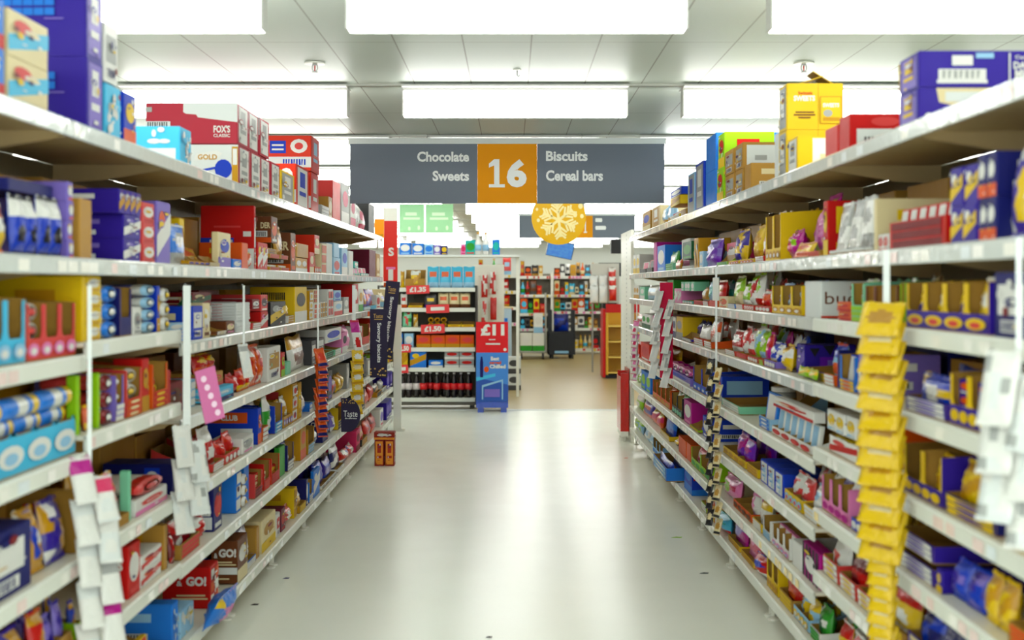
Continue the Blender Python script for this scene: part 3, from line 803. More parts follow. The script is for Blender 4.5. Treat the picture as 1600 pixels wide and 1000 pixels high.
PLAN[1, 0] = """
1402:1433 .1 box p,lv,y d=.42 s=v side=dairylow D=long_purple_chocolate_case_with_cream_panel
1402:1433 .1 box p,lv,y z=.1035 d=.42 s=v side=dairy D=long_purple_chocolate_case_stacked_uppermost
1309:1326 .125 box r,pk,w d=.24 side=barcode s=n D=red_chocolate_carton_with_barcode_label
1286:1306 .11 box rp,w,pk d=.22 side=pinkpanel s=n
1230:1246 .14 box y,w,gr d=.15 side=whitepanel s=v D=lemon_yellow_carton_with_white_panel
1216:1229 .19 box y,gr,w m=2 d=.235 side=sweets s=v D=tall_yellow_sweets_case
1208:1214 .2 box st,gr d=.06 s=n D=grey_white_upright_card
1162:1172 .13 box t,cr d=.2 s=n
1132:1146 .125 box t,gr m=2 d=.2 s=l D=plain_tan_cardboard_case
1148:1160 .125 box t,gr d=.2 m=2 s=l side=greycase D=plain_tan_cardboard_case_with_label
1120:1130 .185 box yg,y,r m=2 d=.27 s=b D=lime_green_sweet_case_with_red_print
1101:1117 .2 box cb,b,w m=2 d=.36 s=n D=huge_sky_blue_case
1086:1099 .29 box b,gr,w d=.3 s=v
1073:1084 .26 box lb,gr,b d=.3 s=v
1064:1072 .14 tray t,t d=.3
1047:1062 .101 tray y,w n=1 c=pk/r,w/1
1047:1062 .06 box y,gd z=.103 d=.2
1046:1063 .05 box b,w z=.166 d=.2
1031:1044 .14 bag lb,w,gd n=2
1018:1030 .17 box cr,t,w d=.3
1004:1016 .17 box t,cr,b d=.3 s=b
"""
PLAN[1, 1] = """
1562:1660 .25 bag p,y,w n=4 t=.05 s=x D=purple_and_yellow_multipack_bag
1482:1524 .096 pk p,y,w n=2 m=2 s=d d=.2 D=purple_and_yellow_chocolate_multipack
1526:1556 .104 pk nb,o,w n=2 m=2 s=b d=.2
1390:1478 .13 tray r,dr n=1 lip=.62 d=.14 c=bar/r,w/6 D=bright_red_display_tray_of_upright_bars
1370:1388 .05 pk w,rp n=2 d=.1 s=o
1363:1368 .165 box cr,y d=.3 s=n D=cream_white_case_with_yellow_edge
1300:1358 .035 tray st,w n=3 d=.1 b=-.01 c=bag/w,gr/3 D=clear_plastic_shelf-edge_dispenser
1336:1358 .13 pk w,gr,cr n=2 d=.12 s=v b=.12
1308:1332 .14 pk w,yg,br n=2 d=.1 s=o b=.12
1284:1292 .2 box r,y d=.25 side=yellowpanel s=b D=red_carton_with_yellow_printed_panel
1262:1282 .2 tray t,or_ n=1 lip=.12 d=.25
1238:1260 .26 bag mg,pk,yg n=1 lean=16 b=.04 s=x D=large_magenta_sweet_bag
1222:1238 .12 bag mg,hp,yg n=1 lean=8 s=x
1240:1262 .06 bag y,o n=1 lean=25 b=-.01 t=.025
1196:1220 .22 tray y,gd,w n=2 p=1 lip=.25 D=yellow_two-slot_display_tray
1180:1194 .08 tray r,w n=1 c=bag/r,w/1
1156:1178 .06 tray y,r,w n=2 c=bag/y,gd/1 D=yellow_sweet_tray_with_red_print
1138:1155 .06 tray y,r,w n=2 c=bag/y,p/2
1120:1137 .06 tray yg,g n=1 d=.06 e=1
1113:1128 .13 box hp,w,pk d=.12 s=o b=.08
1098:1112 .13 bag pr,lv n=1 s=x D=shiny_violet_sweet_bag
1091:1097 .08 box lb,w
1083:1090 .15 box gd,y,lb s=x d=.2
1066:1080 .05 tray st,w n=1 d=.2 e=1
1066:1080 .09 box dg,g z=.053 d=.2
1053:1065 .17 box w,pk,hp d=.1 s=b b=.05
1053:1064 .05 bag gd,o n=1 b=-.01 t=.03
1040:1051 .12 tray mg_,g n=1 lip=.35
1026:1038 .16 box cb,w,lb s=o
1020:1025 .19 box mg,pr s=n d=.3
1010:1019 .09 tray k,dgr n=1 c=bar/hp,k/1
1000:1009 .08 tray k,dgr n=1 c=bar/w,hp/1
989:998 .14 box w,y s=b n=2
"""
PLAN[1, 2] = """
1610:1680 .14 tray t,rp n=1 c=bag/gd,y/1
1550:1606 .15 box nb,w,cr d=.22 s=l D=navy_carton_with_pale_lower_label
1416:1546 .14 tray p,y,rp n=4 p=2 s=c c=bag/y,p,w/4 D=purple_display_tray_with_yellow_pillars
1406:1414 .14 tray yg,g n=1 p=1 lip=.4
1385:1402 .13 tray br,cr n=1 p=1
1352:1382 .13 tray br,rp,w n=2 p=1 c=bar/br,rp/2
1330:1350 .14 tray mg_,yg n=1 p=1 lip=.4 D=bright_green_tall_display_tray
1306:1328 .03 pk o,r m=2 d=.14 s=b D=flat_orange_chocolate_bar_pack
1256:1290 .135 box st,w,or_ d=.36 side=bueno s=n D=white_chocolate_case_with_brown_script_lettering
1206:1253 .13 tray y,gd,w n=3 p=1 lip=.3 c=bag/lb,p/3 D=yellow_three-slot_display_tray
1180:1204 .075 tray r,w n=2 c=bag/r,o,w/2
1162:1179 .075 tray r,w,rp n=2 c=bag/w,r,yg/2
1150:1161 .075 tray rp,w n=1 c=bag/yg,w/1
1137:1149 .07 tray cb,w n=1 c=bag/cr,yg/1
1122:1136 .06 pk cr,o n=1 s=o
1108:1121 .1 tray o,or_ n=1 c=bag/r,gd/1
1098:1107 .08 tray rp,w n=1 c=bag/lb,tl/1
1084:1097 .08 tray rp,r n=2 c=bag/t,gr/1
1066:1083 .06 tray tl,w n=2 e=1
1064:1083 .06 pk mg_,w n=4 z=.085 d=.1
1052:1063 .1 box pk,w n=2
1042:1051 .16 box g,dg s=x
1042:1052 .04 tray y,gd n=1 b=-.02 d=.06
1022:1034 .14 bag lb,b,gd n=1
1008:1020 .12 bag w,lb n=1
1000:1007 .11 box mg_,w
989:998 .12 box w,gd n=2 s=b
"""
PLAN[1, 3] = """
1550:1640 .13 bag p,gd,w n=3 s=x D=purple_and_orange_sweet_bag
1484:1546 .145 tray p,y n=2 p=2 c=pk/p,o,w/2 D=purple_tray_with_two_yellow_pillars
1416:1480 .1 tray p,w,lv n=1 s=m c=bag/b,w,y/1 lip=.45 D=purple_low_display_tray_with_white_print
1340:1346 .13 box lv,w s=o
1312:1336 .13 tray cb,y,rp n=1 p=1 lip=.3 c=bar/b,w/2
1306:1310 .13 box nb,rp s=n d=.25
1288:1304 .1 tray o,w n=1 lip=.4 c=bag/lb,b,o/1
1246:1276 .035 bag yg,y n=2 lean=10 t=.025 b=-.01
1240:1284 .05 tray p,y,lv n=1 b=.03 d=.2 lip=.7
1226:1238 .12 box p,lv d=.28 side=purplelogo s=d b=.05 D=purple_chocolate_case_with_printed_panel
1214:1226 .11 bag y,w,gd n=1 lean=5
1194:1212 .09 tray lv,w n=2 c=bag/b,w/2
1186:1193 .07 tray r,yg n=1 c=bag/mg,r/1
1168:1185 .075 tray r,w n=2 c=bag/yg,lb,w/2
1150:1167 .075 tray r,rp n=2 c=bag/w,rp,r/2
1133:1149 .075 tray r,w n=1 c=bag/r,w/1
1100:1112 .1 tray o,w n=1 lip=.4
1084:1099 .1 tray or_,w n=1 lip=.4
1068:1083 .13 bag nb,p n=2 lean=3 b=.075
1067:1083 .05 tray p,w n=1 b=-.01 d=.07
1056:1066 .15 box y,gr s=b
1046:1055 .14 box w,nb n=2 s=b
1020:1036 .12 box pk,w n=2
1002:1016 .12 box w,dg,g n=2 s=b
989:1000 .12 tray w,gd c=bag/r,w/1
"""
PLAN[1, 4] = """
1562:1640 .16 bag y,gd n=2 s=d
1476:1558 .16 tray nb,y,p n=1 lip=.32 c=bag/y,gd/2 D=navy_and_yellow_wide_display_tray
1412:1472 .165 tray p,y n=2 p=2 c=bag/gd,y/1 lip=.3 D=purple_two-slot_tray_with_yellow_base
1342:1352 .15 tray o,or_ n=1 p=1
1296:1340 .07 tray w,r,rp n=1 s=d lip=.85 c=pk/y,w/2 D=white_tray_with_red_wave_edge
1290:1334 .07 pk w,y,lb n=3 z=.076 s=o d=.18
1206:1268 .12 tray w,r,rp n=6 lip=.3 d=.16 c=bar/w,lb/6 D=white_and_red_tray_of_small_milk_bars
1206:1268 .04 box w,r z=.123 d=.05 s=b D=white_and_red_header_card_of_bar_tray
1186:1203 .18 tray lb,cb,w n=1 lip=.3 c=bar/cb,w/1 D=blue_and_white_open_cardboard_tray
1158:1180 .16 tub gr,w,t n=1 D=clear_nut_tub_with_white_ring_lid
1128:1156 .045 tray mg_,w n=1 lip=.9 D=mint_green_low_display_tray
1118:1127 .15 box b,gr,o d=.3 side=blueback s=b D=royal_blue_sweet_carton_with_bear_print
1083:1110 .16 tray b,cb,w n=2 p=1 lip=.3 c=bag/r,w/1
1043:1078 .05 pk lv,w,b n=1 d=.2 s=b
1043:1078 .05 roll mg,pk n=4 z=.053 d=.1
1016:1034 .07 tray w,gr n=1 c=bag/y,gd/1
1000:1013 .15 box or_,r,w n=1 s=o
989:998 .12 box or_,o,w
"""
PLAN[1, 5] = """
1575:1660 .14 tray t,o n=1 c=bag/gd,y/1
1526:1570 .12 bag y,gd n=2 s=d
1474:1522 .1 bag b,p,lv n=2 t=.05 s=x lean=14 D=shiny_royal_blue_sweet_bag
1462:1472 .06 box p,y s=b
1404:1460 .06 tray p,w,lv n=1 lip=.8 e=1 D=purple_chocolate_tray_lower_of_two
1404:1460 .06 tray p,w,lv n=1 lip=.8 z=.064 e=1 D=purple_chocolate_tray_stacked_on_another
1368:1398 .1 tray y,gd n=1 c=bag/y,gd/2
1330:1364 .12 tray b,w n=2 c=bar/w,b/2 D=royal_blue_tray_with_white_folded_lids
1284:1327 .14 tray pk,mg n=3 p=1 lip=.3 c=bag/w,p/3 D=pink_three-slot_display_tray
1256:1278 .13 tray y,w n=1 lip=.4 c=bag/lb,w/1 D=yellow_open_sweet_carton_with_white_lid
1226:1254 .13 tray y,lb,rp n=2 lip=.4 c=bag/rp,w/2
1186:1223 .1 pk b,w,lb n=3 s=v d=.2 D=blue_and_white_small_carton
1167:1184 .06 tray y,gd n=1 lip=.7
1130:1165 .075 tray y,gd n=3 lip=.5 c=bag/pr,mg/2 D=mustard_yellow_three-slot_tray
1096:1110 .12 box b,w s=o
1082:1095 .09 bag y,r n=1 b=.085
1080:1094 .04 tray yg,y n=1 b=-.01 d=.08
1068:1080 .15 box mg,w,pk d=.14 s=o D=bright_pink_sweet_carton_with_oval_badge
1050:1066 .15 tray k,mg_ n=2 p=1 c=bag/w,g/2
1020:1047 .15 tray o,gd n=4 p=1 lip=.3 D=orange_four-slot_display_tray
1002:1016 .16 box cb,yg n=2 s=o
989:999 .12 bag yg,w n=2
"""
PLAN[1, 6] = """
1418:1520 .13 tray p,cr n=1 c=bag/b,nb/3 lip=.45
1368:1414 .17 tray t,y n=1 lip=.2
1340:1362 .14 tray rp,w,y n=1 lip=.4 c=bag/r,w/1 D=coral_red_biscuit_tray_with_yellow_edge
1312:1338 .14 tray rp,w,y n=1 lip=.4 c=bag/r,dr/1
1286:1310 .15 tray rp,w,y n=1 lip=.45 D=coral_red_tall_biscuit_tray
1252:1280 .13 box mg,k,w d=.06 s=s D=magenta_and_black_striped_carton
1236:1250 .1 box w,gr d=.1 s=n D=plain_white_small_carton
1206:1234 .1 tray w,pk,lb n=3 p=1 c=bar/pk,w/3
1192:1204 .1 tray w,lb n=1 p=1
1176:1190 .1 tray y,w n=1 lip=.4
1146:1174 .1 tray o,br n=3 lip=.4 c=bag/pk,w/1 D=orange_three-slot_display_tray
1124:1144 .11 bag pk,yg,hp n=1 s=x D=pink_sweet_bag_with_lime_star_print
1080:1110 .12 tray yg,g n=2 p=1 lip=.4 c=bag/hp,w/2 D=lime_green_two-slot_display_tray
1060:1078 .11 box o,br n=3 s=n d=.1
1050:1058 .05 bag k,y n=1
1032:1046 .1 tray y,cr n=1 c=bag/b,cb/1
1014:1030 .12 bag o,hp,y n=2
1000:1013 .13 bag p,o n=1
989:998 .12 bag yg,w n=1
"""
PLAN[1, 7] = """
1312:1350 .18 tray t,w,o n=2 c=bag/w,r/2
1294:1310 .16 tray t,y n=1 lip=.2
1266:1290 .13 tray w,g n=1 c=bag/g,dg,w/1
1240:1264 .14 tray lb,y,w n=2 c=bag/lb,y/2
1218:1238 .15 tray t,y n=1 c=bag/r,y,o/1
1198:1216 .14 tray y,gd n=2 p=1
1180:1196 .09 bag r,w,b n=1 lean=2 b=-.02
1158:1178 .08 tray y,gd n=1 c=bag/hp,pk/1
1138:1156 .08 tray y,gd n=1 c=bag/mg,lv/1
1120:1136 .09 bag cy,r,tl n=1 lean=2 b=-.02
1105:1118 .12 tray o,y n=2 c=bag/y,o/2
1096:1104 .13 tray yg,w n=1
1068:1080 .17 box b,cb d=.2 side=har s=b D=royal_blue_sweet_case_with_red_lettering
1040:1062 .15 tray cb,lb,w n=1 lip=.75 b=-.09 c=bag/b,nb/1 D=bright_blue_tray_overhanging_the_shelf_edge
1020:1036 .15 tray lb,cb n=3 p=1
1003:1018 .13 bag w,lb n=2
989:1000 .13 bag lb,yg n=2
"""

# ------------------------------------------------------------------ setting: floor, ceiling, walls
CEIL = 2.57
def floor_material(c1, c2, rough, name, tile):
    m = bpy.data.materials.new(name); m.use_nodes = True; nt = m.node_tree; b = nt.nodes['Principled BSDF']
    tc = nt.nodes.new('ShaderNodeTexCoord'); n = nt.nodes.new('ShaderNodeTexNoise'); n.inputs['Scale'].default_value = 3; n.inputs['Detail'].default_value = 8
    n2 = nt.nodes.new('ShaderNodeTexNoise'); n2.inputs['Scale'].default_value = 55; n2.inputs['Detail'].default_value = 4
    nt.links.new(tc.outputs['Object'], n.inputs['Vector']); nt.links.new(tc.outputs['Object'], n2.inputs['Vector'])
    mx = nt.nodes.new('ShaderNodeMix'); mx.data_type = 'RGBA'
    mx.inputs[6].default_value = (*lin(c1), 1); mx.inputs[7].default_value = (*lin(c2), 1)
    ad = nt.nodes.new('ShaderNodeMath'); ad.operation = 'MULTIPLY_ADD'; ad.inputs[1].default_value = .5; nt.links.new(n.outputs['Fac'], ad.inputs[0])
    a2 = nt.nodes.new('ShaderNodeMath'); a2.operation = 'MULTIPLY'; a2.inputs[1].default_value = .5; nt.links.new(n2.outputs['Fac'], a2.inputs[0]); nt.links.new(a2.outputs[0], ad.inputs[2])
    nt.links.new(ad.outputs[0], mx.inputs[0]); nt.links.new(mx.outputs[2], b.inputs['Base Color'])
    mr = nt.nodes.new('ShaderNodeMapRange'); mr.inputs['To Min'].default_value = rough-.03; mr.inputs['To Max'].default_value = rough+.05
    nt.links.new(n.outputs['Fac'], mr.inputs['Value']); nt.links.new(mr.outputs['Result'], b.inputs['Roughness'])
    return m
def plane(name, x0, x1, y0, y1, z, m, up=True, th=.05):
    mb = MB(); mb.box(x0, x1, y0, y1, z-th if up else z, z if up else z+th, m)
    return tag(mb.build(name), kind='structure')
plane('floor', -9, 9, -1.5, 14.65, 0, floor_material('eaeee4', 'f0f3ea', .24, 'vinyl_floor', 0))
plane('floor', -9, 9, 14.65, 30.5, 0, floor_material('a08c5c', 'b09a68', .3, 'wood_floor', 0))
tag(obj('trim_1', (lambda mb: (mb.box(-9, 9, 14.6, 14.72, .0005, .004, mat('st', 'steel')), mb.mesh('trim_1'))[1])(MB())), kind='structure')

cm = bpy.data.materials.new('ceiling_tiles'); cm.use_nodes = True
nt = cm.node_tree; bs = nt.nodes['Principled BSDF']; bs.inputs['Roughness'].default_value = .45; bs.inputs['Specular IOR Level'].default_value = .14
geo = nt.nodes.new('ShaderNodeTexCoord'); sep = nt.nodes.new('ShaderNodeSeparateXYZ'); nt.links.new(geo.outputs['Object'], sep.inputs[0])
def groove(sock, period, off, width):
    a = nt.nodes.new('ShaderNodeMath'); a.operation = 'ADD'; a.inputs[1].default_value = -off+period*200
    b_ = nt.nodes.new('ShaderNodeMath'); b_.operation = 'MODULO'; b_.inputs[1].default_value = period
    c_ = nt.nodes.new('ShaderNodeMath'); c_.operation = 'LESS_THAN'; c_.inputs[1].default_value = width
    nt.links.new(sock, a.inputs[0]); nt.links.new(a.outputs[0], b_.inputs[0]); nt.links.new(b_.outputs[0], c_.inputs[0]); return c_
LY, LP = 6.45, 2.2
g1 = groove(sep.outputs['X'], .3, .085-.003, .006); g2 = groove(sep.outputs['Y'], 1.1, LY-.004, .006)
mxx = nt.nodes.new('ShaderNodeMath'); mxx.operation = 'MAXIMUM'; nt.links.new(g1.outputs[0], mxx.inputs[0]); nt.links.new(g2.outputs[0], mxx.inputs[1])
mc = nt.nodes.new('ShaderNodeMix'); mc.data_type = 'RGBA'; mc.inputs[6].default_value = (*lin('c0c8c0'), 1); mc.inputs[7].default_value = (*lin('85847c'), 1)
nt.links.new(mxx.outputs[0], mc.inputs[0]); nt.links.new(mc.outputs[2], bs.inputs['Base Color'])
plane('ceiling', -9, 9, -1.5, 30.5, CEIL, cm, up=False)
wallm = mat('cdd3cf', 'board')
for nm, a in (('wall_left', (-9.1,-9,-1.5,30.5)), ('wall_right', (9,9.1,-1.5,30.5)), ('wall_far', (-9,9,30.4,30.5))):
    mb = MB(); mb.box(*a, 0, CEIL+.02, wallm); tag(mb.build(nm), kind='structure')
# cross rails the lights hang from, then the lights
em = bpy.data.materials.new('lit_diffuser'); em.use_nodes = True
eb = em.node_tree.nodes['Principled BSDF']; eb.inputs['Base Color'].default_value = (.9,.9,.9,1); eb.inputs['Emission Color'].default_value = (.985,1,.95,1); eb.inputs['Emission Strength'].default_value = LIGHT
rows = list(range(-3, 11)); trim_n = 2
for r in rows:
    y = LY+LP*r
    mb = MB(); mb.box(-9, 9, y-.006, y+.03, CEIL-.012, CEIL, mat('b4b6ae', 'steel')); tag(mb.build(f'trim_{trim_n}'), kind='structure'); trim_n += 1
hm = MB(); hm.box(-.6, .6, -.06, .15, .148, .156, mat('w', 'steel')); hm.box(-.6, .6, .0, .09, .135, .148, mat('w', 'steel')); hm = hm.mesh('light_housing')  # housing, plus a wider top flange added to block light going up to the ceiling
dm = MB(); dm.box(-.593, .593, .004, .086, 0, .135, em, c=.006); dm = dm.mesh('light_diffuser')
capm = MB(); capm.box(-.6, -.593, .0, .09, 0, .135, mat('w', 'steel')); capm = capm.mesh('light_end_cap')
capm2 = MB(); capm2.box(.593, .6, .0, .09, 0, .135, mat('w', 'steel')); capm2 = capm2.mesh('light_end_cap')
for r in rows:
    for c in range(-5, 6):
        y = LY+LP*r; x = .017+1.49*c
        if abs(x) > 8.3: continue
        vis = y > 3 and abs(x)-.6 < y*.43
        if not vis and (abs(c) > 3): continue
        o = empty('ceiling_light', (x, y+.002, CEIL-.17))
        for nm, me in (('housing', hm), ('diffuser', dm), ('end_cap', capm), ('end_cap', capm2)): obj(nm, me, o)
        q = 'over the aisle' if c == 0 else f'{nth(abs(c)-1)} across towards the {"biscuit" if c < 0 else "chocolate"} shelves'
        o['label'] = f'white luminous ceiling light in {nth(r+3)} row, {q}'; o['category'] = 'ceiling light'; o['group'] = 'ceiling lights hung in cross rows'

# ------------------------------------------------------------------ shelving bays
lipm = bpy.data.materials.new('glossy_price_strip'); lipm.use_nodes = True
nt = lipm.node_tree; bb = nt.nodes['Principled BSDF']; bb.inputs['Base Color'].default_value = (*lin('c8cdca'), 1); bb.inputs['Roughness'].default_value = .16
tc = nt.nodes.new('ShaderNodeTexCoord'); nz = nt.nodes.new('ShaderNodeTexNoise'); nz.inputs['Scale'].default_value = 26; nt.links.new(tc.outputs['Object'], nz.inputs['Vector'])
bp = nt.nodes.new('ShaderNodeBump'); bp.inputs['Strength'].default_value = .35; bp.inputs['Distance'].default_value = .006; nt.links.new(nz.outputs['Fac'], bp.inputs['Height']); nt.links.new(bp.outputs['Normal'], bb.inputs['Normal'])
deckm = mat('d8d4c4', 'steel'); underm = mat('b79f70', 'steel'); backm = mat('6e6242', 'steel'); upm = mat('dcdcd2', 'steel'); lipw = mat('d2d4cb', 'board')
def gondola_bay(s, bay, skip=0):
    Xf = XL if s < 0 else XR; ya = Y0+bay*BAY+.002; yb = ya+BAY-.004
    root = empty('shelving_bay', (s*Xf, (ya+yb)/2, 0), PI/2 if s < 0 else -PI/2); W = BAY-.004
    root['category'] = 'shelving'; root['group'] = 'shelving bays along the aisle'
    root['label'] = f'white steel shelving bay {nth(bay)} from the near end on the {"biscuit" if s < 0 else "chocolate"} side, {"left-side" if s < 0 else "right-side"} run'
    T = tiers(s, bay)
    for t, z in enumerate(T):
        if t < skip: continue
        last = t == len(T)-1
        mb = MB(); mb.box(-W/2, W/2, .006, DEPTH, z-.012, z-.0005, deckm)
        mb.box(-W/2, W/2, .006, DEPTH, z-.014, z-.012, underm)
        sh = mb.build('shelf', root)
        l = MB(); kk = random.Random(bay*17+t*5+(s > 0)*99)
        P = [(.0,z-.044),(.004,z-.046),(.010,z-.046),(.010,z+.001),(.006,z+.003),(.0,z-.003)]
        l.prism(P, -W/2, W/2, lipm if t in (0,1) or (bay >= 2 and t <= 3) else lipw, 'yz')
        S = Surf(l, (-W/2, 0, z-.044), (1,0,0), (0,0,1), W, .041, .0004)
        x = .02
        tint = ['w','st','rp','cr','w','pk']
        if (s > 0 and bay == 1 and t == 5) or (s > 0 and bay == 2 and t == 6): tint = ['gd','gd','y']
        while x < .95:
            ww = kk.uniform(.05, .075); 
            if kk.random() < .5: S.rect(x, .12, x+ww, .86, mat(kk.choice(['f1f0ea','eceae2','e8d0cc','f4f2ee','dfe6ea']) if tint[0] != 'gd' else 'e4c878', 'gloss'))
            x += ww+kk.choice([.01,.02,.05,.12])
        l.build('price_strip', sh)
        if t > 0 or True:
            for sx in (-1, 1):
                b = MB(); x = sx*(W/2-.012); hh = .065 if not last else .05
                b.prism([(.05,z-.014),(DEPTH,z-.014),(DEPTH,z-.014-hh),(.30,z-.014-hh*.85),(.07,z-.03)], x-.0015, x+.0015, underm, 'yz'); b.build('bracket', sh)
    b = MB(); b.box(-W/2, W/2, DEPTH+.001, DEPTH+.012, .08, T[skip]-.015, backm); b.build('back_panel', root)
    for sx in (-1, 1):
        u = MB(); x = sx*(W/2-.018); u.box(x-.014, x+.014, DEPTH+.013, DEPTH+.05, 0, T[skip]+.02, upm); u.build('upright', root)
        f = MB(); f.box(x-.012, x+.012, .16, DEPTH+.0, 0, .075, upm); f.box(x-.008, x+.008, .05, .17, .052, .095, upm); f.box(x-.006, x+.006, .055, .07, .014, .06, upm)
        f.lathe([(.026,0),(.026,.008),(.008,.014)], upm, 10, x-sx*.012, .0625); f.build('foot', root)
    return root
for s in (-1, 1):
    for b_ in range(NB): gondola_bay(s, b_)
gondola_bay(-1, NB, 2)

for (s, t), rowsx in PLAN.items():
    for line in rowsx.strip().splitlines(): put(s, t, line)
# outer cases standing behind the front row
for s in (-1, 1):
    for bay in range(NB):
        T_ = tiers(s, bay)
        for t in range(1, len(T_)):
            nn = 2 if bay < 5 else 1; ya = Y0+bay*BAY+.06; wd = (BAY-.12)/nn
            room = T_[t-1]-T_[t]-.018-.07
            for i in range(nn):
                y0_ = ya+wd*i+.01; y1_ = y0_+wd-.02
                if any(a == s and b == t and not (d_ < y0_ or c_ > y1_) for a, b, c_, d_ in DEEP): continue
                k_ = (bay*7+t*3+i*5+(s > 0)*2) % 9
                c1 = ['t','t','t','br','t',['dr','nb'][s > 0],'t',['gd','p'][s > 0],'t'][k_]; h_ = round(room*[.95,.8,.9][(bay+t+i) % 3], 2)
                place('outer_case', carton_meshes(round(y1_-y0_, 2), .1, h_, (c1, 'cr'), 'n', None, False), (s*((XL if s < 0 else XR)+.325), (y0_+y1_)/2, T_[t]+.001), PI/2 if s < 0 else -PI/2,
                      f'plain {WORD[c1]} outer case standing behind the front row', where(s, t), 'outer case')

# ------------------------------------------------------------------ aisle sign
top_case = max((o for o, d_, w_ in REG if d_ == 'tall yellow sweets case'), key=lambda o: o.location.z)
for sgn, tl in ((-1, .3), (1, .55)):
    f_ = MB(); f_.box(-.055, .055, 0, .1, 0, .003, mat('y'), top=mat('94702e')); o = f_.build('open_flap', top_case); o.location = (0, .06 if sgn < 0 else .2, .1935); o.rotation_euler = (tl if sgn < 0 else PI-tl, 0, 0)
def at(px, py, Y): return ((px-VX)*Y/F, Y, EYE-(py-VY)*Y/F)
def T(name, label, cat, loc=(0,0,0), rz=0, group=None):
    return tag(empty(name, loc, rz), label, cat, group)
slate = mat('67707d', 'board'); amber = mat('e09210', 'matte'); ltr = mat('e6eaea', 'board')
def aisle_sign(Y, x0, x1, xa, xb, ytop, ybot, yrail, label, words, num, group=None):
    o = T('aisle_sign', label, 'sign', ((x0+x1)/2, Y, 0), 0, group)
    X = lambda p: (p-VX)*Y/F; Z = lambda p: EYE-(p-VY)*Y/F; cx = (x0+x1)/2
    r = MB(); r.box(x0-cx-.005, x1-cx+.005, -.012, .03, Z(ytop), Z(yrail), mat('c9d0cf', 'steel')); r.box(x0-cx-.012, x0-cx-.005, -.014, .032, Z(ytop)-.01, Z(yrail)+.002, upm); r.box(x1-cx+.005, x1-cx+.012, -.014, .032, Z(ytop)-.01, Z(yrail)+.002, upm); r.build('top_rail', o)
    def panel(nm, a, b, m, dy=0):
        p = MB(); p.box(a-cx, b-cx, -.006+dy, .008, Z(ybot), Z(ytop), m); return p.build(nm, o)
    pl = panel('panel', x0, xa-.0006, slate); pn = panel('number_panel', xa, xb, amber, -.004); pr = panel('panel', xb+.0006, x1, slate)
    for par, dy, txt, u0, v0, u1, v1, bold in words:
        q = MB(); S = Surf(q, (X(u0)-cx, -.007+dy, Z(v1)), (1,0,0), (0,0,1), X(u1)-X(u0), Z(v0)-Z(v1), .0006)
        if par == 'n':
            e = 1 if len(txt) == 1 else .42
            S.rect(0, 0, e, .11, ltr); S.rect(.33*e, .1, .66*e, 1, ltr); S.poly([(.33*e,1),(.33*e,.78),(0,.7),(0,.84)], ltr)
            if len(txt) > 1: S.text(txt[1:], .47, 0, 1, 1, ltr, .05)
        elif txt[0] == '~': S.poly([(.05,0),(.95,0),(1,.5),(.95,1),(.05,1),(0,.5)], ltr)
        else: S.text(txt, 0, 0, 1, 1, ltr, bold)
        q.build('lettering', {'l': pl, 'n': pn, 'r': pr}[par])
    return o, cx
Ys = 8.6
sg, cx = aisle_sign(Ys, *[(p-VX)*Ys/F for p in (547, 1038, 746, 839)], 225, 318, 216, 'large slate aisle sign with amber 16 panel hung over the aisle',
    [('l', 0, 'Chocolate', 652, 237, 733, 253, .034), ('l', 0, 'Sweets', 676, 267, 733, 283, .034), ('r', 0, 'Biscuits', 853, 236, 918, 252, .034), ('r', 0, 'Cereal bars', 853, 266, 942, 283, .034), ('n', -.004, '16', 764, 249, 823, 293, .03)], True)
for hx in (667, 909):
    h = MB(); x = (hx-VX)*Ys/F-cx; h.tube([(x,.0,CEIL-.001),(x,.0,2.565),(x+.008,0,2.557),(x,0,2.549),(x,0,2.54)], .0035, mat('gr','steel')); h.build('hanging_hook', sg)
Yb = 15.0
s2, cx2 = aisle_sign(Yb, *[(p-VX)*Yb/F for p in (811, 992, 893, 926)], 337, 372, 334, 'smaller slate aisle sign hanging further back behind the gold bauble',
    [('r', 0, '~', 930, 341, 941, 347, .02), ('r', 0, '~', 930, 353, 947, 359, .02), ('n', -.004, '1', 912, 345, 917, 364, .03)], True)
for hx in (830, 975):
    h = MB(); x = (hx-VX)*Yb/F-cx2; h.tube([(x,0,CEIL-.001),(x,0,EYE+(VY-334)*Yb/F)], .003, mat('gr','steel')); h.build('hanging_wire', s2)
# gold bauble board with a snowflake
Yq = 12.0; kq = F/Yq; bx, _, bz = at(873, 340, Yq); R = 42.5/kq
bo = T('hanging_bauble', 'round gold bauble board with cream snowflake hanging below the aisle sign', 'decoration', (bx, Yq, bz))
b = MB(); n = 40; cr = mat('efdf9c', 'board'); gm = mat('dcaa08', 'board')
b.prism([(R*math.cos(2*PI*i/n), R*math.sin(2*PI*i/n)) for i in range(n)], -.008, .008, gm, 'xz'); disc = b.build('disc', bo)
q = MB(); k = R*1.9; lay = -.0095; fx, fz = -.0, -.09*R
def stroke(a, c, wd):
    a = Vector((a[0], 0, a[1])); c = Vector((c[0], 0, c[1])); t = (c-a).normalized(); nn = Vector((-t.z, 0, t.x))*wd/2
    q.face([(p.x+fx, lay, p.z+fz) for p in (a-nn-t*wd/2, c-nn+t*wd/2, c+nn+t*wd/2, a+nn-t*wd/2)], cr)
for i in range(6):
    an = PI/2+i*PI/3+.12; dv = Vector((math.cos(an), math.sin(an)))
    stroke((0,0), dv*R*.58, R*.1)
    for fr in (.25, .4, .52):
        for sg_ in (-1, 1):
            a2 = an+sg_*.8; e = dv*R*fr; stroke(e, e+Vector((math.cos(a2), math.sin(a2)))*R*(.3-.3*fr+.07), R*.075)
            lay -= .0001
flake = q.build('snowflake', bo)
q = MB(); lay = -.0095
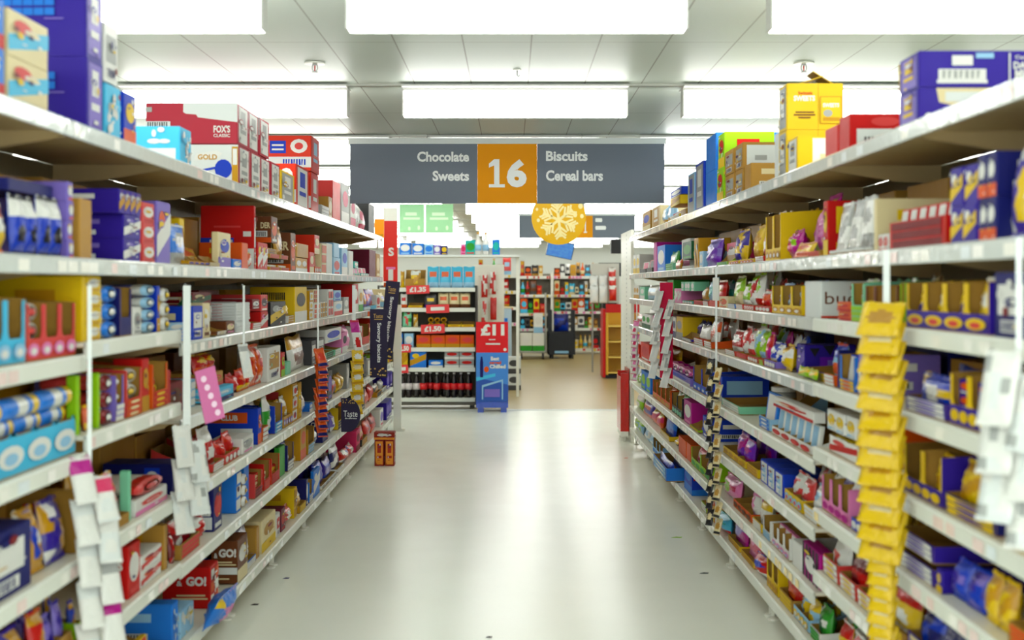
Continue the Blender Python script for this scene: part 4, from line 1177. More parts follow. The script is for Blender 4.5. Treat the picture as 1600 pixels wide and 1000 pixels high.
for u, v, r in ((-.8,.3,.05),(-.75,-.1,.06),(.05,.85,.05),(.3,.7,.07),(.35,.55,.04),(.85,.05,.07),(-.15,.8,.05),(-.55,.75,.12),(.55,-.35,.06),(.6,.1,.08),(.8,.42,.09)):
    q.face([(u*R+r*R*math.cos(2*PI*i/8), lay, v*R+r*R*math.sin(2*PI*i/8)*1.2) for i in range(8)], cr)
q.build('dot_print', bo)
q = MB(); q.tube([(0,0,R-.002),(0,0,CEIL-bz-.001)], .002, mat('gr','steel')); q.build('hanging_string', bo)

# ------------------------------------------------------------------ ceiling fittings
def sprinkler(px, py, label, hook=False):
    Y = F*(CEIL-EYE)/(VY-py+6); x, y, z = (px-VX)*Y/F, Y, CEIL
    o = T('ceiling_hook' if hook else 'sprinkler_head', label, 'hook' if hook else 'sprinkler', (x, y, z))
    a = MB(); a.lathe([(.05,-.007),(.05,-.001)] if not hook else [(.02,-.006),(.02,-.001)], upm, 14); a.build('ceiling_plate', o)
    if hook: a = MB(); a.tube([(0,0,-.006),(0,0,-.03),(.008,0,-.038),(.012,0,-.03)], .003, mat('gr','steel')); a.build('hook_wire', o)
    else:
        a = MB(); a.lathe([(.012,-.014),(.012,-.006)], mat('gr','steel'), 10)
        for sx in (-1,1): a.tube([(sx*.011,0,-.012),(sx*.013,0,-.03),(sx*.004,0,-.042)], .0025, mat('gr','steel'))
        a.build('frame', o); a = MB(); a.lathe([(.003,-.04),(.003,-.014)], mat('r','gloss'), 8); a.build('glass_bulb', o)
        a = MB(); a.lathe([(.014,-.046),(.014,-.043)], mat('gr','steel'), 12); a.build('deflector', o)
sprinkler(492, 104, 'white fire sprinkler head in the ceiling above the biscuit shelves')
sprinkler(1256, 104, 'white fire sprinkler head above the tall yellow sweets case')
sprinkler(808, 114, 'small metal ceiling hook over the middle of the aisle', True)

# ------------------------------------------------------------------ clip strips with their hanging packs
def clip(s, xpx, X, z_top, z_first, w, h, n, pitch, cs, style, lab_strip, desc, wh, scol='dfe4e4', sw=.012, head=None, tilt=14, alt=0.0, yaw=45, dx=0, thick=.014, kind='hanging_pack'):
    Y = F*X/abs(xpx-VX); ang = math.radians(yaw)*(1 if s < 0 else -1)
    zb = z_first-(n-1)*pitch-.07
    o = T('clip_strip', lab_strip, 'clip strip', (s*X, Y, z_top), ang)
    a = MB(); a.box(-sw/2, sw/2, 0, .0015, zb-z_top, 0, mat(scol, 'gloss')); a.build('strip', o)
    a = MB(); a.tube([(0,.001,-.002),(0,.012,.006),(0,.02,.0)], .002, mat('gr','steel')); a.build('hook', o)
    if head:
        hw, hz0, hz1, hc, tlt = head
        a = MB(); vs = []; 
        a.box(-hw/2, hw/2, -.004, -.0005, hz0-z_top, hz1-z_top, mat(hc, 'board'))
        S = Surf(a, (-hw/2, -.004, hz0-z_top), (1,0,0), (0,0,1), hw, hz1-hz0)
        for i in range(5): S.ell(.35+.08*i, .82-.17*i, .14, .06, mat('f6d8ee' if hc == 'pk' else 'w', 'board'))
        p = a.build('header_card', o); p.rotation_euler = (0, math.radians(tlt), 0)
    dirv = Vector((math.sin(ang), -math.cos(ang), 0)); side = Vector((math.cos(ang), math.sin(ang), 0))
    t = math.radians(tilt)
    for i in range(n):
        top = Vector((s*X, Y, z_first-i*pitch))+dirv*(.003+thick*.3 if i < n-1 else .002)+side*(alt*(1 if i % 2 else -1)+dx*i)
        bot = top+dirv*h*math.sin(t)-Vector((0,0,1))*h*math.cos(t)
        c_ = cs[i % len(cs)]
        b_ = place(kind, bag_meshes(w, thick, h, c_, style, i % 3, True), bot, ang+math.radians(rnd.uniform(-5,5)), desc, wh, 'hanging pack', rx=-t, ry=math.radians(rnd.uniform(-5,5)))
    return o
clip(-1, 140, 1.185, 1.50, 1.02, .066, .13, 9, .058, [('w','mg','w'),('w','hp','st'),('w','st','w'),('st','w','w'),('w','st','w'),('w','gr','w'),('w','st','w'),('w','mg','w'),('st','w','w')], 't', 'white clip strip of pink and white packs at the near pillar', 'white pouch with pink top', 'on near biscuit clip strip', alt=.03, tilt=20, dx=.003)
clip(-1, 292, 1.185, 1.50, .99, .075, .15, 5, .06, [('w','st','w'),('st','w','gr')], 'x', 'wide white clip strip with pink header card before biscuit shelves', 'crumpled white pouch', 'under the pink header card', sw=.03, head=(.085, .985, 1.185, 'pk', -13), alt=.03, tilt=16)
clip(-1, 381, 1.185, 1.50, 1.24, .05, .15, 1, .1, [('w','st','gr')], 'd', 'narrow white clip strip with single white pouch, third along biscuits', 'single white oval pouch', 'hanging on third biscuit clip strip', sw=.01)
clip(-1, 497, 1.18, 1.50, 1.115, .07, .12, 10, .047, [('o','or_','nb'),('o','mg','nb')], 'o', 'clip strip of orange packs beside the biscuit shelves', 'orange and magenta snack pack', 'on orange clip strip', tilt=24)
clip(-1, 553, 1.175, 1.50, 1.24, .09, .26, 1, .1, [('w','mg','r')], 't', 'white clip strip carrying one pink-topped pouch and yellow packs', 'white pouch with magenta top', 'on far biscuit clip strip', sw=.03)
clip(-1, 556, 1.15, 1.06, 1.02, .1, .1, 6, .075, [('y','w','gd'),('y','cr','gd')], 'o', 'clear clip strip holding yellow packs, behind the orange one', 'yellow and silver snack pack', 'on far yellow clip strip', tilt=12)
clip(1, 1385, 1.045, 1.60, 1.45, .125, .1, 13, .052, [('y','t','y'),('y','cr','y'),('y','gd','y')], 'o', 'clear clip strip crowded with yellow sweet packs', 'yellow sweet pack with clear window', 'on wide yellow clip strip', sw=.02, tilt=27)
clip(1, 1384, 1.045, .80, .77, .075, .075, 8, .036, [('y','cr','y')], 'o', 'lower clip strip of small yellow packs below the wide ones', 'small yellow and orange sweet pack', 'on lower yellow clip strip', tilt=24)
clip(1, 1119, 1.075, 1.60, 1.11, .042, .085, 20, .044, [('k','cr','k'),('cr','t','k')], 'o', 'long clip strip of black and cream nut packs', 'black and cream nut pack', 'on long nut clip strip', head=(.04, 1.42, 1.54, 'w', 0), alt=.022, tilt=20, thick=.014)
clip(1, 1041, 1.05, 1.52, 1.46, .06, .14, 10, .058, [('w','st','w'),('w','gr','st'),('st','w','w')], 'x', 'clip strip of white packs with red backing, chocolate side', 'white pack against red backing', 'on red and white clip strip', scol='c01840', sw=.11, alt=.05, tilt=22, dx=-.004)
clip(1, 995, 1.05, 1.36, 1.20, .06, .12, 8, .055, [('w','pk','hp'),('w','st','pk')], 't', 'thin clip strip of pink and white packs at the chocolate far end', 'white pack with pink top', 'on thin far clip strip', tilt=16)
clip(1, 1592, 1.06, 1.60, 1.36, .075, .16, 6, .05, [('w','st','gr'),('st','w','gr'),('w','gr','st')], 'x', 'white clip strip of pale pouches beside purple and yellow trays', 'pale grey crumpled pouch', 'on near chocolate clip strip', alt=.03, tilt=18)

# ------------------------------------------------------------------ fins reaching into the aisle, board signs
def fin(px0, px1, py0, py1, Y, label, rot=0, roundy=False):
    x0, _, z1 = at(px0, py0, Y); x1, _, z0 = at(px1, py1, Y); w_ = x1-x0; h_ = z1-z0
    o = T('shelf_fin_sign', label, 'sign', (x0, Y, (z0+z1)/2)); o.rotation_euler = (0, math.radians(rot), 0)
    a = MB(); m = mat('2a2440', 'board'); c_ = mat('d8b060', 'board')
    if roundy:
        n = 20; P = [(0, -h_/2), (w_*.35, -h_/2)]+[(w_*.35+w_*.65*math.sin(PI*i/n), -h_/2*math.cos(PI*i/n)) for i in range(1, n)]+[(w_*.35, h_/2), (0, h_/2)]
        a.prism(P, 0, .004, m, 'xz')
    else: a.box(0, w_, 0, .004, -h_/2, h_/2, m)
    a.build('board', o)
    q = MB(); S = Surf(q, (0, -.0005, -h_/2), (1,0,0), (0,0,1), w_, h_, .0004); k = random.Random(5)
    if roundy:
        S.text('Taste', .12, .45, .85, .63, ltr, .0); S.text('the difference', .2, .38, .82, .43, ltr, .01)
        for i in range(16): u = k.uniform(.1,.75); S.ell(u, k.uniform(.84,.96), .03, .015, c_, 8)
    else:
        S.text('Savoury biscuits', .36, .22, .66, .8, ltr, .02, rot=True)
        S.text('Taste', .2, .87, .75, .93, c_, .0); S.rect(.25, .845, .72, .855, c_)
        for i in range(14): S.ell(k.uniform(.04,.96), k.uniform(.02,.14), .05, .012, c_, 8)
    q.build('lettering', o)
    q = MB(); q.box(-.02, .012, .0045, .008, h_/2-.06, h_/2-.02, mat('o','gloss')); q.build('clip', o)
fin(578, 605, 483, 590, 10.2, 'dark indigo savoury biscuits fin sign, upright, at shelf edge')
fin(597, 619, 438, 560, 11.45, 'dark indigo savoury biscuits fin sign tilted behind the upright one', 6)
fin(533, 563, 622, 675, 8.68, 'dark indigo rounded fin sign with white script lettering', 0, True)
def board(name, px0, px1, py0, py1, Y, m, label, extra=None, legs=True, cat='sign'):
    x0, _, z1 = at(px0, py0, Y); x1, _, z0 = at(px1, py1, Y)
    o = T(name, label, cat, ((x0+x1)/2, Y, z0)); a = MB(); w_ = x1-x0; h_ = z1-z0
    a.box(-w_/2, w_/2, 0, .02, 0, h_, m); a.build('board', o)
    S_ = MB(); S = Surf(S_, (-w_/2, -.0006, 0), (1,0,0), (0,0,1), w_, h_, .0005)
    if extra: extra(S); S_.build('lettering', o)
    return o, w_, h_
RED = mat('d02a22', 'board')
o, w_, h_ = board('header_board', 599, 621, 345, 440, 12.0, RED, 'tall red header board at the end of the biscuit shelves', lambda S: (S.text('S', .35, .42, .75, .56, mat('w'), .04), S.rect(.2, .2, .85, .24, mat('pk')), S.rect(.35, .02, .7, .2, mat('w'))))
a = MB(); a.box(-w_/2, w_/2, .001, .019, h_, h_+.13, upm); a.build('top_cap', o); a = MB(); a.box(-.045, -.025, .021, .04, -(EYE-(440-VY)*12/F)+1.29, h_, upm); a.build('post', o)
o, w_, h_ = board('header_board', 585, 600, 342, 372, 11.53, mat('e88a10', 'board'), 'small orange header board above the end of the top shelf', lambda S: S.rect(.1, .1, .9, .2, mat('gd')))
a = MB(); a.box(-.03, -.01, .021, .03, -.12, h_, upm); a.build('bracket', o)

# stacked dark red cartons on the floor
Yr = 10.1; x0, _, _ = at(584, 728, Yr)
for i in range(2):
    place('biscuit_carton', carton_meshes(.078, .12, .215, ('8a2416','e0902c','a83018'), 'v', None, True), (x0+.045+.085*i, Yr, .0005), 0, 'dark red upright carton on the floor', 'by the shelf end', 'carton')
place('biscuit_carton', carton_meshes(.17, .12, .06, ('8a2416','e0902c','w'), 'b', None, True), (x0+.087, Yr-.003, .219), 0, 'dark red flat carton lying across two floor cartons', 'by biscuit shelves', 'carton')

# end frames of both runs
o = T('gondola_end_frame', 'white perforated steel end frame past the chocolate shelves', 'shelving', (1.13, 12.1, 0))
a = MB(); a.box(0, .03, -.55, .5, 0, 2.03, upm); a.build('panel', o)
a = MB()
for i in range(46): a.box(-.0012, -.0004, -.12, -.10, .05+.043*i, .068+.043*i, mat('dgr'))
a.build('slot_print', o)
o = T('gondola_end_frame', 'white steel end upright past the biscuit shelves', 'shelving', (-1.17, 12.53, 0))
a = MB(); a.box(-.05, .03, -.02, .02, 0, 1.3, upm); a.build('upright', o); a = MB(); a.box(-.03, .06, -.05, .06, 0, .025, upm); a.build('foot', o)
o = T('dump_bin', 'red metal dump bin standing at the chocolate run end', 'bin', (1.045, 11.85, 0))
for nm, bx_ in (('front_panel', (-.005,.0,-.2,.2,.1,.62)), ('back_panel', (.07,.075,-.2,.2,.1,.7)), ('side_panel', (0,.07,-.2,-.19,.1,.66)), ('side_panel', (0,.07,.19,.2,.1,.66)), ('base', (0,.07,-.2,.2,.05,.1))):
    a = MB(); a.box(*bx_, mat('c02018', 'gloss') if nm != 'base' else upm); a.build(nm, o)
for y_ in (-.15, .15): a = MB(); a.lathe([(.02,0),(.02,.05)], upm, 10, .035, y_); a.build('foot', o)

# ------------------------------------------------------------------ end display of crisps and cola facing the camera
Ye = 14.75; ke = F/Ye; E0 = -1.62; E1 = (744-VX)/ke
ed = T('end_display_shelf', 'black and white end display of crisps, sweets and cola bottles', 'shelving', ((E0+E1)/2, Ye, 0)); hw = (E1-E0)/2; ce = (E0+E1)/2
zs = [EYE-(p-VY)/ke for p in (450, 481.5, 512, 543.5, 575, 622)]
a = MB(); a.box(-hw, hw, .45, .47, .1, 1.5, mat('5a564c', 'board')); a.build('back_panel', ed)
for sx in (-1, 1): a = MB(); a.box(sx*hw-.012, sx*hw+.012, .0, .45, .1, 1.5, mat('3a3834', 'board')); a.build('side_panel', ed)
a = MB(); a.box(-hw, hw, .03, .45, .045, .12, mat('6a675e', 'board')); a.build('plinth', ed)
for sx in (-1, 1): a = MB(); a.lathe([(.03,0),(.03,.045)], mat('dgr','steel'), 10, sx*(hw-.05), .1); a.build('castor', ed)
for z in zs:
    a = MB(); a.box(-hw+.013, hw-.013, .01, .449, z-.02, z, mat('cfcabb','steel')); sh = a.build('shelf', ed)
    a = MB(); a.box(-hw+.013, hw-.013, 0, .01, z-.045, z+.004, lipw); a.build('price_strip', sh)
def efx(px): return (px-VX)/ke
WE = 'on the far end display'
def eitem(kind, px0, px1, t, h, cs, st, name, desc, cat, n=1, m=1, lean=0, z=0, d=.2):
    w_ = (efx(px1)-efx(px0))/n-.006; y = Ye+.03; rowz = ['top','second','third','fourth','fifth','bottom'][t]
    for i in range(n):
        for j in range(m):
            x = efx(px0)+(efx(px1)-efx(px0))*(i+.5)/n; loc = (x, y+(.02 if kind == 'bag' else 0), zs[t]+.002+z+j*(h+.002))
            p = carton_meshes(w_, d, h, cs, st, None, False) if kind == 'box' else bag_meshes(w_, .06, h, cs, st, i % 3, False) if kind == 'bag' else roll_meshes(w_, d, h, cs, False) if kind == 'roll' else tray_meshes(w_, d, h, cs, 1, 0, .5, 'b', False)
            place(name, p, loc, 0, desc, f'on {rowz} end display shelf', cat, rx=-math.radians(lean))
eitem('tray', 632, 664, 0, .22, ('t','t'), 'n', 'display_tray', 'tan cardboard case with yellow bags', 'display tray')
eitem('bag', 625, 632, 0, .2, ('y','gd'), 'd', 'sweet_bag', 'bright yellow bag beside tan case', 'bag')
eitem('bag', 641, 657, 0, .2, ('y','gd','w'), 'd', 'sweet_bag', 'yellow bag standing in tan case', 'bag', lean=4, z=.006)
eitem('bag', 667, 742, 0, .26, ('cy','lb','o'), 'b', 'crisp_bag', 'cyan crisp bag with orange print', 'bag', n=4, lean=8)
eitem('bag', 684, 735, 1, .18, ('cr','br','o'), 'b', 'crisp_bag', 'brown and orange crisp bag', 'bag', n=3, lean=6)
eitem('bag', 625, 636, 1, .17, ('w','o','r'), 'b', 'crisp_bag', 'white and orange snack bag', 'bag')
eitem('tray', 637, 660, 1, .06, ('y','gd'), 'b', 'display_tray', 'low yellow empty tray', 'display tray')
eitem('bag', 663, 682, 1, .16, ('dgr','p','y'), 'b', 'crisp_bag', 'dark grey crisp bag', 'bag')
eitem('bag', 628, 643, 2, .18, ('mg_','rp','g'), 'x', 'crisp_bag', 'mint and pink snack bag', 'bag')
eitem('bag', 645, 653, 2, .16, ('cr','gd'), 'd', 'crisp_bag', 'narrow beige cone bag', 'bag')
eitem('roll', 668, 698, 2, .06, ('br','w','gd'), 'n', 'snack_jar', 'small brown snack pot', 'pot', n=3, m=2)
eitem('tray', 699, 741, 2, .07, ('y','gd'), 'b', 'display_tray', 'shallow yellow tray', 'display tray', n=2)
eitem('box', 631, 646, 3, .17, ('lb','w','o'), 'o', 'crisp_carton', 'pale blue crisp multipack', 'carton')
eitem('box', 622, 629, 3, .17, ('cb','y'), 'o', 'crisp_carton', 'sky blue narrow multipack', 'carton')
eitem('box', 650, 741, 3, .15, ('o','gd','rp'), 'b', 'crisp_carton', 'orange crisp multipack', 'carton', n=4)
eitem('box', 624, 637, 4, .2, ('y','gd'), 'd', 'drink_carton', 'yellow drinks case', 'carton')
eitem('box', 640, 666, 4, .2, ('cb','gd','y'), 'd', 'drink_carton', 'sky blue case with yellow stripes', 'carton')
eitem('box', 669, 692, 4, .09, ('cb','w'), 'b', 'drink_carton', 'low blue and white case', 'carton')
eitem('box', 694, 741, 4, .1, ('gr','w','r'), 'b', 'drink_carton', 'grey drinks case', 'carton', n=2, m=2)
bt = MB(); bt.lathe([(.026,0),(.036,.006),(.037,.03),(.037,.18),(.033,.215),(.015,.268),(.013,.285)], mat('1a1210', 'gloss'), 16); bt = bt.mesh('bottle_body', True)
bl = MB(); bl.lathe([(.0468,.1),(.0468,.175)], mat('d01c20', 'gloss'), 16); bl = bl.mesh('bottle_label', True)
bl2 = MB(); bl2.lathe([(.0468,.1),(.0468,.175)], mat('c9c0c0', 'gloss'), 16); bl2 = bl2.mesh('bottle_label', True)
bc = MB(); bc.lathe([(.017,.285),(.017,.305)], mat('d8d8d8', 'gloss'), 12); bc = bc.mesh('bottle_cap')
for i, px in enumerate((628, 638, 650, 661, 671, 682, 693, 699, 709, 720, 732)):
    wl = px in (628, 638, 650)
    place('cola_bottle', [('body', bt), ('label', bl2 if wl else bl), ('cap', bc)], (efx(px), Ye+.07+(.1 if px in (671, 693) else 0), zs[5]+.001), 0, f'dark cola bottle with {"pale" if wl else "red"} label', 'on bottom end display shelf', 'bottle')
def price(px0, px1, py0, py1, txt, lab):
    x0, _, z1 = at(px0, py0, Ye-.02); x1, _, z0 = at(px1, py1, Ye-.02)
    o = T('price_card', lab, 'price card', ((x0+x1)/2, Ye-.02, z0)); o.rotation_euler = (0, math.radians(-2), 0)
    a = MB(); a.box(-(x1-x0)/2, (x1-x0)/2, 0, .018, 0, z1-z0, mat('d23a3c','board')); a.build('card', o)
    q = MB(); S = Surf(q, (-(x1-x0)/2, -.0006, 0), (1,0,0), (0,0,1), x1-x0, z1-z0); (S.text(txt, .14, .2, .86, .82, mat('w'), .05) if txt else S.rect(.2, .3, .8, .72, mat('w'))); q.build('lettering', o)
price(635, 671, 446, 459, '£1.35', 'red price card reading 1.35 below the tan case of yellow bags')
price(666, 702, 476, 489, '', 'red price card below the brown and orange crisp bags')
price(658, 695, 507, 521, '£1.50', 'red price card reading 1.50 below the small snack pots')
price(622, 642, 538, 551, '2.50', 'red price card below the pale blue crisp multipack')
price(619, 638, 570, 583, '', 'small red price card under the yellow drinks case')
# blue and red promotion bin
x0, _, zt = at(744, 503, 14.34); x1, _, _ = at(794, 503, 14.34); wb = x1-x0
o = T('promotion_bin', 'blue card promotion bin with large red £11 header', 'bin', ((x0+x1)/2, 14.34, 0))
zm = EYE-(551-VY)*14.34/F; z0 = EYE-(628-VY)*14.34/F
a = MB(); a.box(-wb/2, wb/2, 0, .38, z0, zm, mat('2a50a4','board')); a.build('body', o)
a = MB(); a.box(-wb/2, wb/2, 0, .02, zm+.001, zt, mat('c8141c','board')); hd = a.build('header_panel', o)
q = MB(); S = Surf(q, (-wb/2, -.001, zm), (1,0,0), (0,0,1), wb, zt-zm); S.text('£11', .14, .55, .88, .93, mat('w'), .05); S.rect(.4, .41, .6, .44, mat('w')); S.rect(.3, .26, .75, .31, mat('w')); S.ell(.9, .1, .05, .05, mat('w')); q.build('lettering', hd)
q = MB(); S = Surf(q, (-wb/2, -.001, z0), (1,0,0), (0,0,1), wb, zm-z0)
S.poly([(0,.5),(1,.35),(1,1),(0,1)], mat('3f7cc8')); S.poly([(0,.42),(.6,.52),(.6,.58),(0,.5)], mat('cy')); S.poly([(.12,.5),(.22,.5),(.22,.8),(.19,.92),(.15,.92),(.12,.8)], mat('nb')); S.ell(.32, .66, .08, .06, mat('o'))
S.text('Best', .46, .84, .72, .92, mat('w'), .04); S.text('served', .42, .77, .78, .83, mat('o'), .04); S.text('Chilled', .42, .68, .92, .76, mat('w'), .05)
S.poly([(.18,.05),(.22,.05),(.22,.3),(.8,.42),(.8,.05),(.84,.05),(.84,.46),(.18,.34)], mat('lb')); S.rect(.26, .1, .74, .26, mat('lv')); q.build('print', o)
a = MB(); a.box(-wb/2, wb/2, .001, .38, z0-.07, z0-.001, mat('1c46b0','gloss')); a.build('base', o)
for sx in (-1, 1): a = MB(); a.box(sx*wb*.36-.035, sx*wb*.36+.035, .02, .3, 0, z0-.07, mat('1c46b0','gloss')); a.build('foot', o)

# ------------------------------------------------------------------ far store beyond the aisle
def far_shelf(px0, px1, ys, Y, ztop, label, seed, base=550, cols=None, full=True):
    x0 = (px0-VX)*Y/F; x1 = (px1-VX)*Y/F; k = random.Random(seed); cxx = (x0+x1)/2; hw = (x1-x0)/2
    o = T('far_shelf_unit', label, 'shelving', (cxx, Y, 0), 0, None)
    a = MB(); a.box(-hw, hw, .5, .52, .05, ztop, mat('8a8478','board')); a.build('back_panel', o)
    for sx in (-1, 1): a = MB(); a.box(sx*hw-.015, sx*hw+.015, .02, .5, 0, ztop, upm); a.build('side_panel', o)
    for ti, py in enumerate(ys):
        z = EYE-(py-VY)*Y/F
        a = MB(); a.box(-hw+.016, hw-.016, .01, .499, z-.03, z, upm); sh = a.build('shelf', o)
        a = MB(); a.box(-hw+.016, hw-.016, 0, .01, z-.05, z+.01, lipw)
        S = Surf(a, (-hw+.016, -.0005, z-.05), (1,0,0), (0,0,1), 2*hw-.032, .06)
        for i in range(14): 
            if k.random() < .6: S.rect(i/14+.005, .1, (i+.8)/14, .9, mat(k.choice(['rp','w','y','pk','w','rp'])))
        a.build('price_strip', sh)
        x = x0+.03
        up = EYE-(ys[ti-1]-VY)*Y/F-.06 if ti else z+.42
        while x < x1-.2:
            w_ = k.uniform(.07, .15); h_ = min(k.uniform(.17, .33), up-z-.02); c1, c2 = k.sample(cols or ['gd','br','cr','w','r','dgr','o','t','y','k','g','cy'], 2)
            kd = k.random(); desc = f'{WORD[c1]} and {WORD[c2]}'
            if kd < .35 and up-z < .32: kd = .5
            if kd < .35: place('bottle', [('body', FB(c1)), ('label', FL(c2)), ('cap', FCAP)], (x+.05, Y+.1, z+.002), 0, desc+' drinks bottle', f'on {nth(ti)} {label.split()[0]} far shelf', 'bottle')
            elif kd < .75: place('gift_box', carton_meshes(w_, .2, h_, (c1, c2), 'b', None, False), (x+w_/2, Y+.03, z+.002), 0, desc+' gift box', f'on {nth(ti)} {label.split()[0]} far shelf', 'box')
            else: place('gift_bag', bag_meshes(w_, .07, h_, (c1, c2), 'b', 0, False), (x+w_/2, Y+.07, z+.002), 0, desc+' bag', f'on {nth(ti)} {label.split()[0]} far shelf', 'bag')
            x += w_+.008 if kd >= .35 else .1
    return o
_fb = {}
def FB(c):
    if c not in _fb: b = MB(); b.lathe([(.04,0),(.045,.01),(.045,.16),(.018,.22),(.016,.27)], mat(c,'gloss'), 12); _fb[c] = b.mesh('bottle_body', True)
    return _fb[c]
def FL(c):
    if ('l', c) not in _fb: b = MB(); b.lathe([(.0458,.05),(.0458,.13)], mat(c), 12); _fb['l', c] = b.mesh('bottle_label', True)
    return _fb['l', c]
b = MB(); b.lathe([(.018,.27),(.018,.3)], mat('gd','foil'), 10); FCAP = b.mesh('bottle_cap')
far_shelf(811, 862, (432, 461, 490, 514), 25.5, 1.75, 'silver lit shelf unit stocked with drinks behind the trolley', 3)
far_shelf(864, 945, (432, 461, 487, 513, 545), 26.6, 1.8, 'white wide shelf unit stocked with bottles at the store back', 8)
far_shelf(745, 808, (430, 455, 480, 505), 22, 1.7, 'red decorated shelf unit behind the blue promotion bin', 12, cols=['r','w','rp','pk','lb','gd','g','r'])
# hanging red and white goods left of the far aisle
Yh = 17.5
for i, (px, py, c1, c2) in enumerate(((757,430,'r','w'),(770,425,'r','w'),(757,470,'w','rp'),(771,465,'r','rp'))):
    x, y, z = at(px, py, Yh)
    o = place('gift_bag', bag_meshes(.09, .05, .32, (c1, c2), 'x', i % 3, False), (x, Yh-.02-(.07 if i == 4 else 0), z-.32), .1, f'{WORD[c1]} and {WORD[c2]} tall gift bag hung {nth(i)}', 'above the blue promotion bin', 'bag')
o = T('hook_rack', 'white wire hook rack of red gift bags above promotion bin', 'rack', at(764, 470, Yh+.08))
a = MB(); z_ = o.location.z; a.box(-.22, .22, .0, .02, -z_, 1.8-z_, upm); a.build('panel', o)
for i in range(3): a = MB(); a.tube([(-.14+.13*i, 0, .35-.1*i), (-.14+.13*i, -.06, .36-.1*i)], .004, mat('gr','steel')); a.build('hook', o)
x, y, z = at(803, 610, 17.4)
for j in range(2):
    place('storage_crate', carton_meshes(.2, .25, .235, ('st','dgr'), 'b', None, False), (x, y, .001+.238*j), 0, f'pale crate with dark base, {"lower" if j == 0 else "upper"} of two', 'beside the promotion bin', 'crate')
x, y, z = at(785, 560, 18.6)
o = T('lined_stand', 'pale blue slatted card stand beside the promotion bin', 'stand', (x, y, 0))
a = MB(); a.box(-.1, .14, 0, .3, 0, 1.15, mat('9fb4c4','board')); a.build('body', o); a = MB(); a.box(-.05, .08, -.004, -.0005, .75, 1.0, mat('cb','board')); a.build('print', o); a = MB(); a.box(-.12, .16, -.01, .31, 1.151, 1.17, mat('cr','board')); a.build('top', o)
# roll cage with grey crates
Yt = 24.6; x0, _, _ = at(811, 560, Yt); x1, _, _ = at(853, 560, Yt); wt = x1-x0
o = T('roll_cage', 'grey wire roll cage trolley carrying pale crates', 'trolley', ((x0+x1)/2, Yt, 0))
st_ = mat('9a9a94','steel')
a = MB(); a.box(-wt/2, wt/2, 0, .5, .14, .17, st_); a.build('deck', o)
for sx in (-1, 1):
    a = MB()
    for yy in (.02, .48): a.tube([(sx*wt/2, yy, .17), (sx*wt/2, yy, 1.35)], .013, st_)
    for zz in (.5, .8, 1.1, 1.34): a.tube([(sx*wt/2, .02, zz), (sx*wt/2, .48, zz)], .008, st_)
    a.build('side_frame', o)
    for yy in (.06, .44): a = MB(); a.prism([(.06*math.cos(2*PI*i/12)+yy, .062+.06*math.sin(2*PI*i/12)) for i in range(12)], sx*wt*.4-.015, sx*wt*.4+.015, mat('k'), 'yz'); a.build('castor', o)
for i in range(2): place('storage_crate', carton_meshes(wt*.44, .3, .36, ('d0d0c8','g','w'), 'b', None, False), ((x0+x1)/2-wt*.24+wt*.46*i, Yt+.05, .172), 0, 'pale green-printed crate on the roll cage', 'deck', 'crate')
place('storage_crate', carton_meshes(wt*.34, .3, .4, ('d8d8d4','lb','w'), 'b', None, False), ((x0+x1)/2+wt*.22, Yt+.06, .535), 0, 'upper pale crate stacked on the roll cage', 'crates', 'crate')
# black trolley bin with a blue sack
x0, _, _ = at(856, 558, 24.9); x1, _, _ = at(899, 558, 24.9); wt = x1-x0
o = T('wheeled_bin', 'black wheeled trolley bin with upright posts', 'bin', ((x0+x1)/2, 24.9, 0)); bm_ = mat('24262a','board')
a = MB(); a.box(-wt/2, wt/2, 0, .5, .08, .55, bm_, c=.03); a.build('body', o)
for sx in (-1, 1):
    a = MB(); a.box(sx*wt*.42-.045, sx*wt*.42+.045, .1, .16, .55, 1.0, bm_); a.build('post', o)
    for yy in (.08, .42): a = MB(); a.lathe([(.04,0),(.04,.08)], mat('k'), 10, sx*wt*.36, yy); a.build('castor', o)
a = MB(); a.box(-wt*.25, wt*.25, -.004, -.0005, .11, .16, mat('lb')); a.build('label_print', o)
place('blue_sack', bag_meshes(wt*.55, .2, .36, ('b','nb'), 'd', 1, False), ((x0+x1)/2, 25.1, .553), 0, 'royal blue sack sitting on the black wheeled bin', 'top', 'sack')
# right of the far aisle: dark post, wooden stand, hanging red stockings, blue carton
x, y, z = at(953, 575, 21.5)
o = T('display_post', 'tall black display post with header near the wooden stand', 'post', (x, y, 0)); a = MB(); a.box(-.13, .13, 0, .2, 0, 1.25, mat('26272c','board')); a.build('body', o); a = MB(); a.box(-.2, .2, -.02, .0-.001, 1.66, 1.9, mat('2e3236','board')); a.build('header_panel', o); a = MB(); a.box(-.05, .05, .001, .03, 1.251, 1.9, mat('26272c','board')); a.build('neck', o)
x, y, z = at(968, 588, 19.6)
o = T('wooden_stand', 'yellow wooden display stand with red edge past the aisle end', 'stand', (x, y, 0)); wd_ = mat('c89a28','board')
for nm, bx_, m in (('side_panel',(-.22,-.18,0,.5,.06,1.05),wd_),('side_panel',(.28,.32,0,.5,.06,1.05),wd_),('back_panel',(-.18,.28,.46,.5,.06,1.05),wd_),('header_panel',(-.22,.32,-.02,.0,1.06,1.2,),mat('r','board')),('edge_trim',(-.27,-.225,-.01,.5,.02,1.12),mat('r','board')),('base',(-.22,.32,.02,.48,0,.055),mat('k'))):
    a = MB(); a.box(*bx_, m); a.build(nm, o)
for zz in (.1, .35, .6, .85): a = MB(); a.box(-.179, .279, .01, .459, zz-.02, zz, mat('e0c060','board')); a.build('shelf', o)
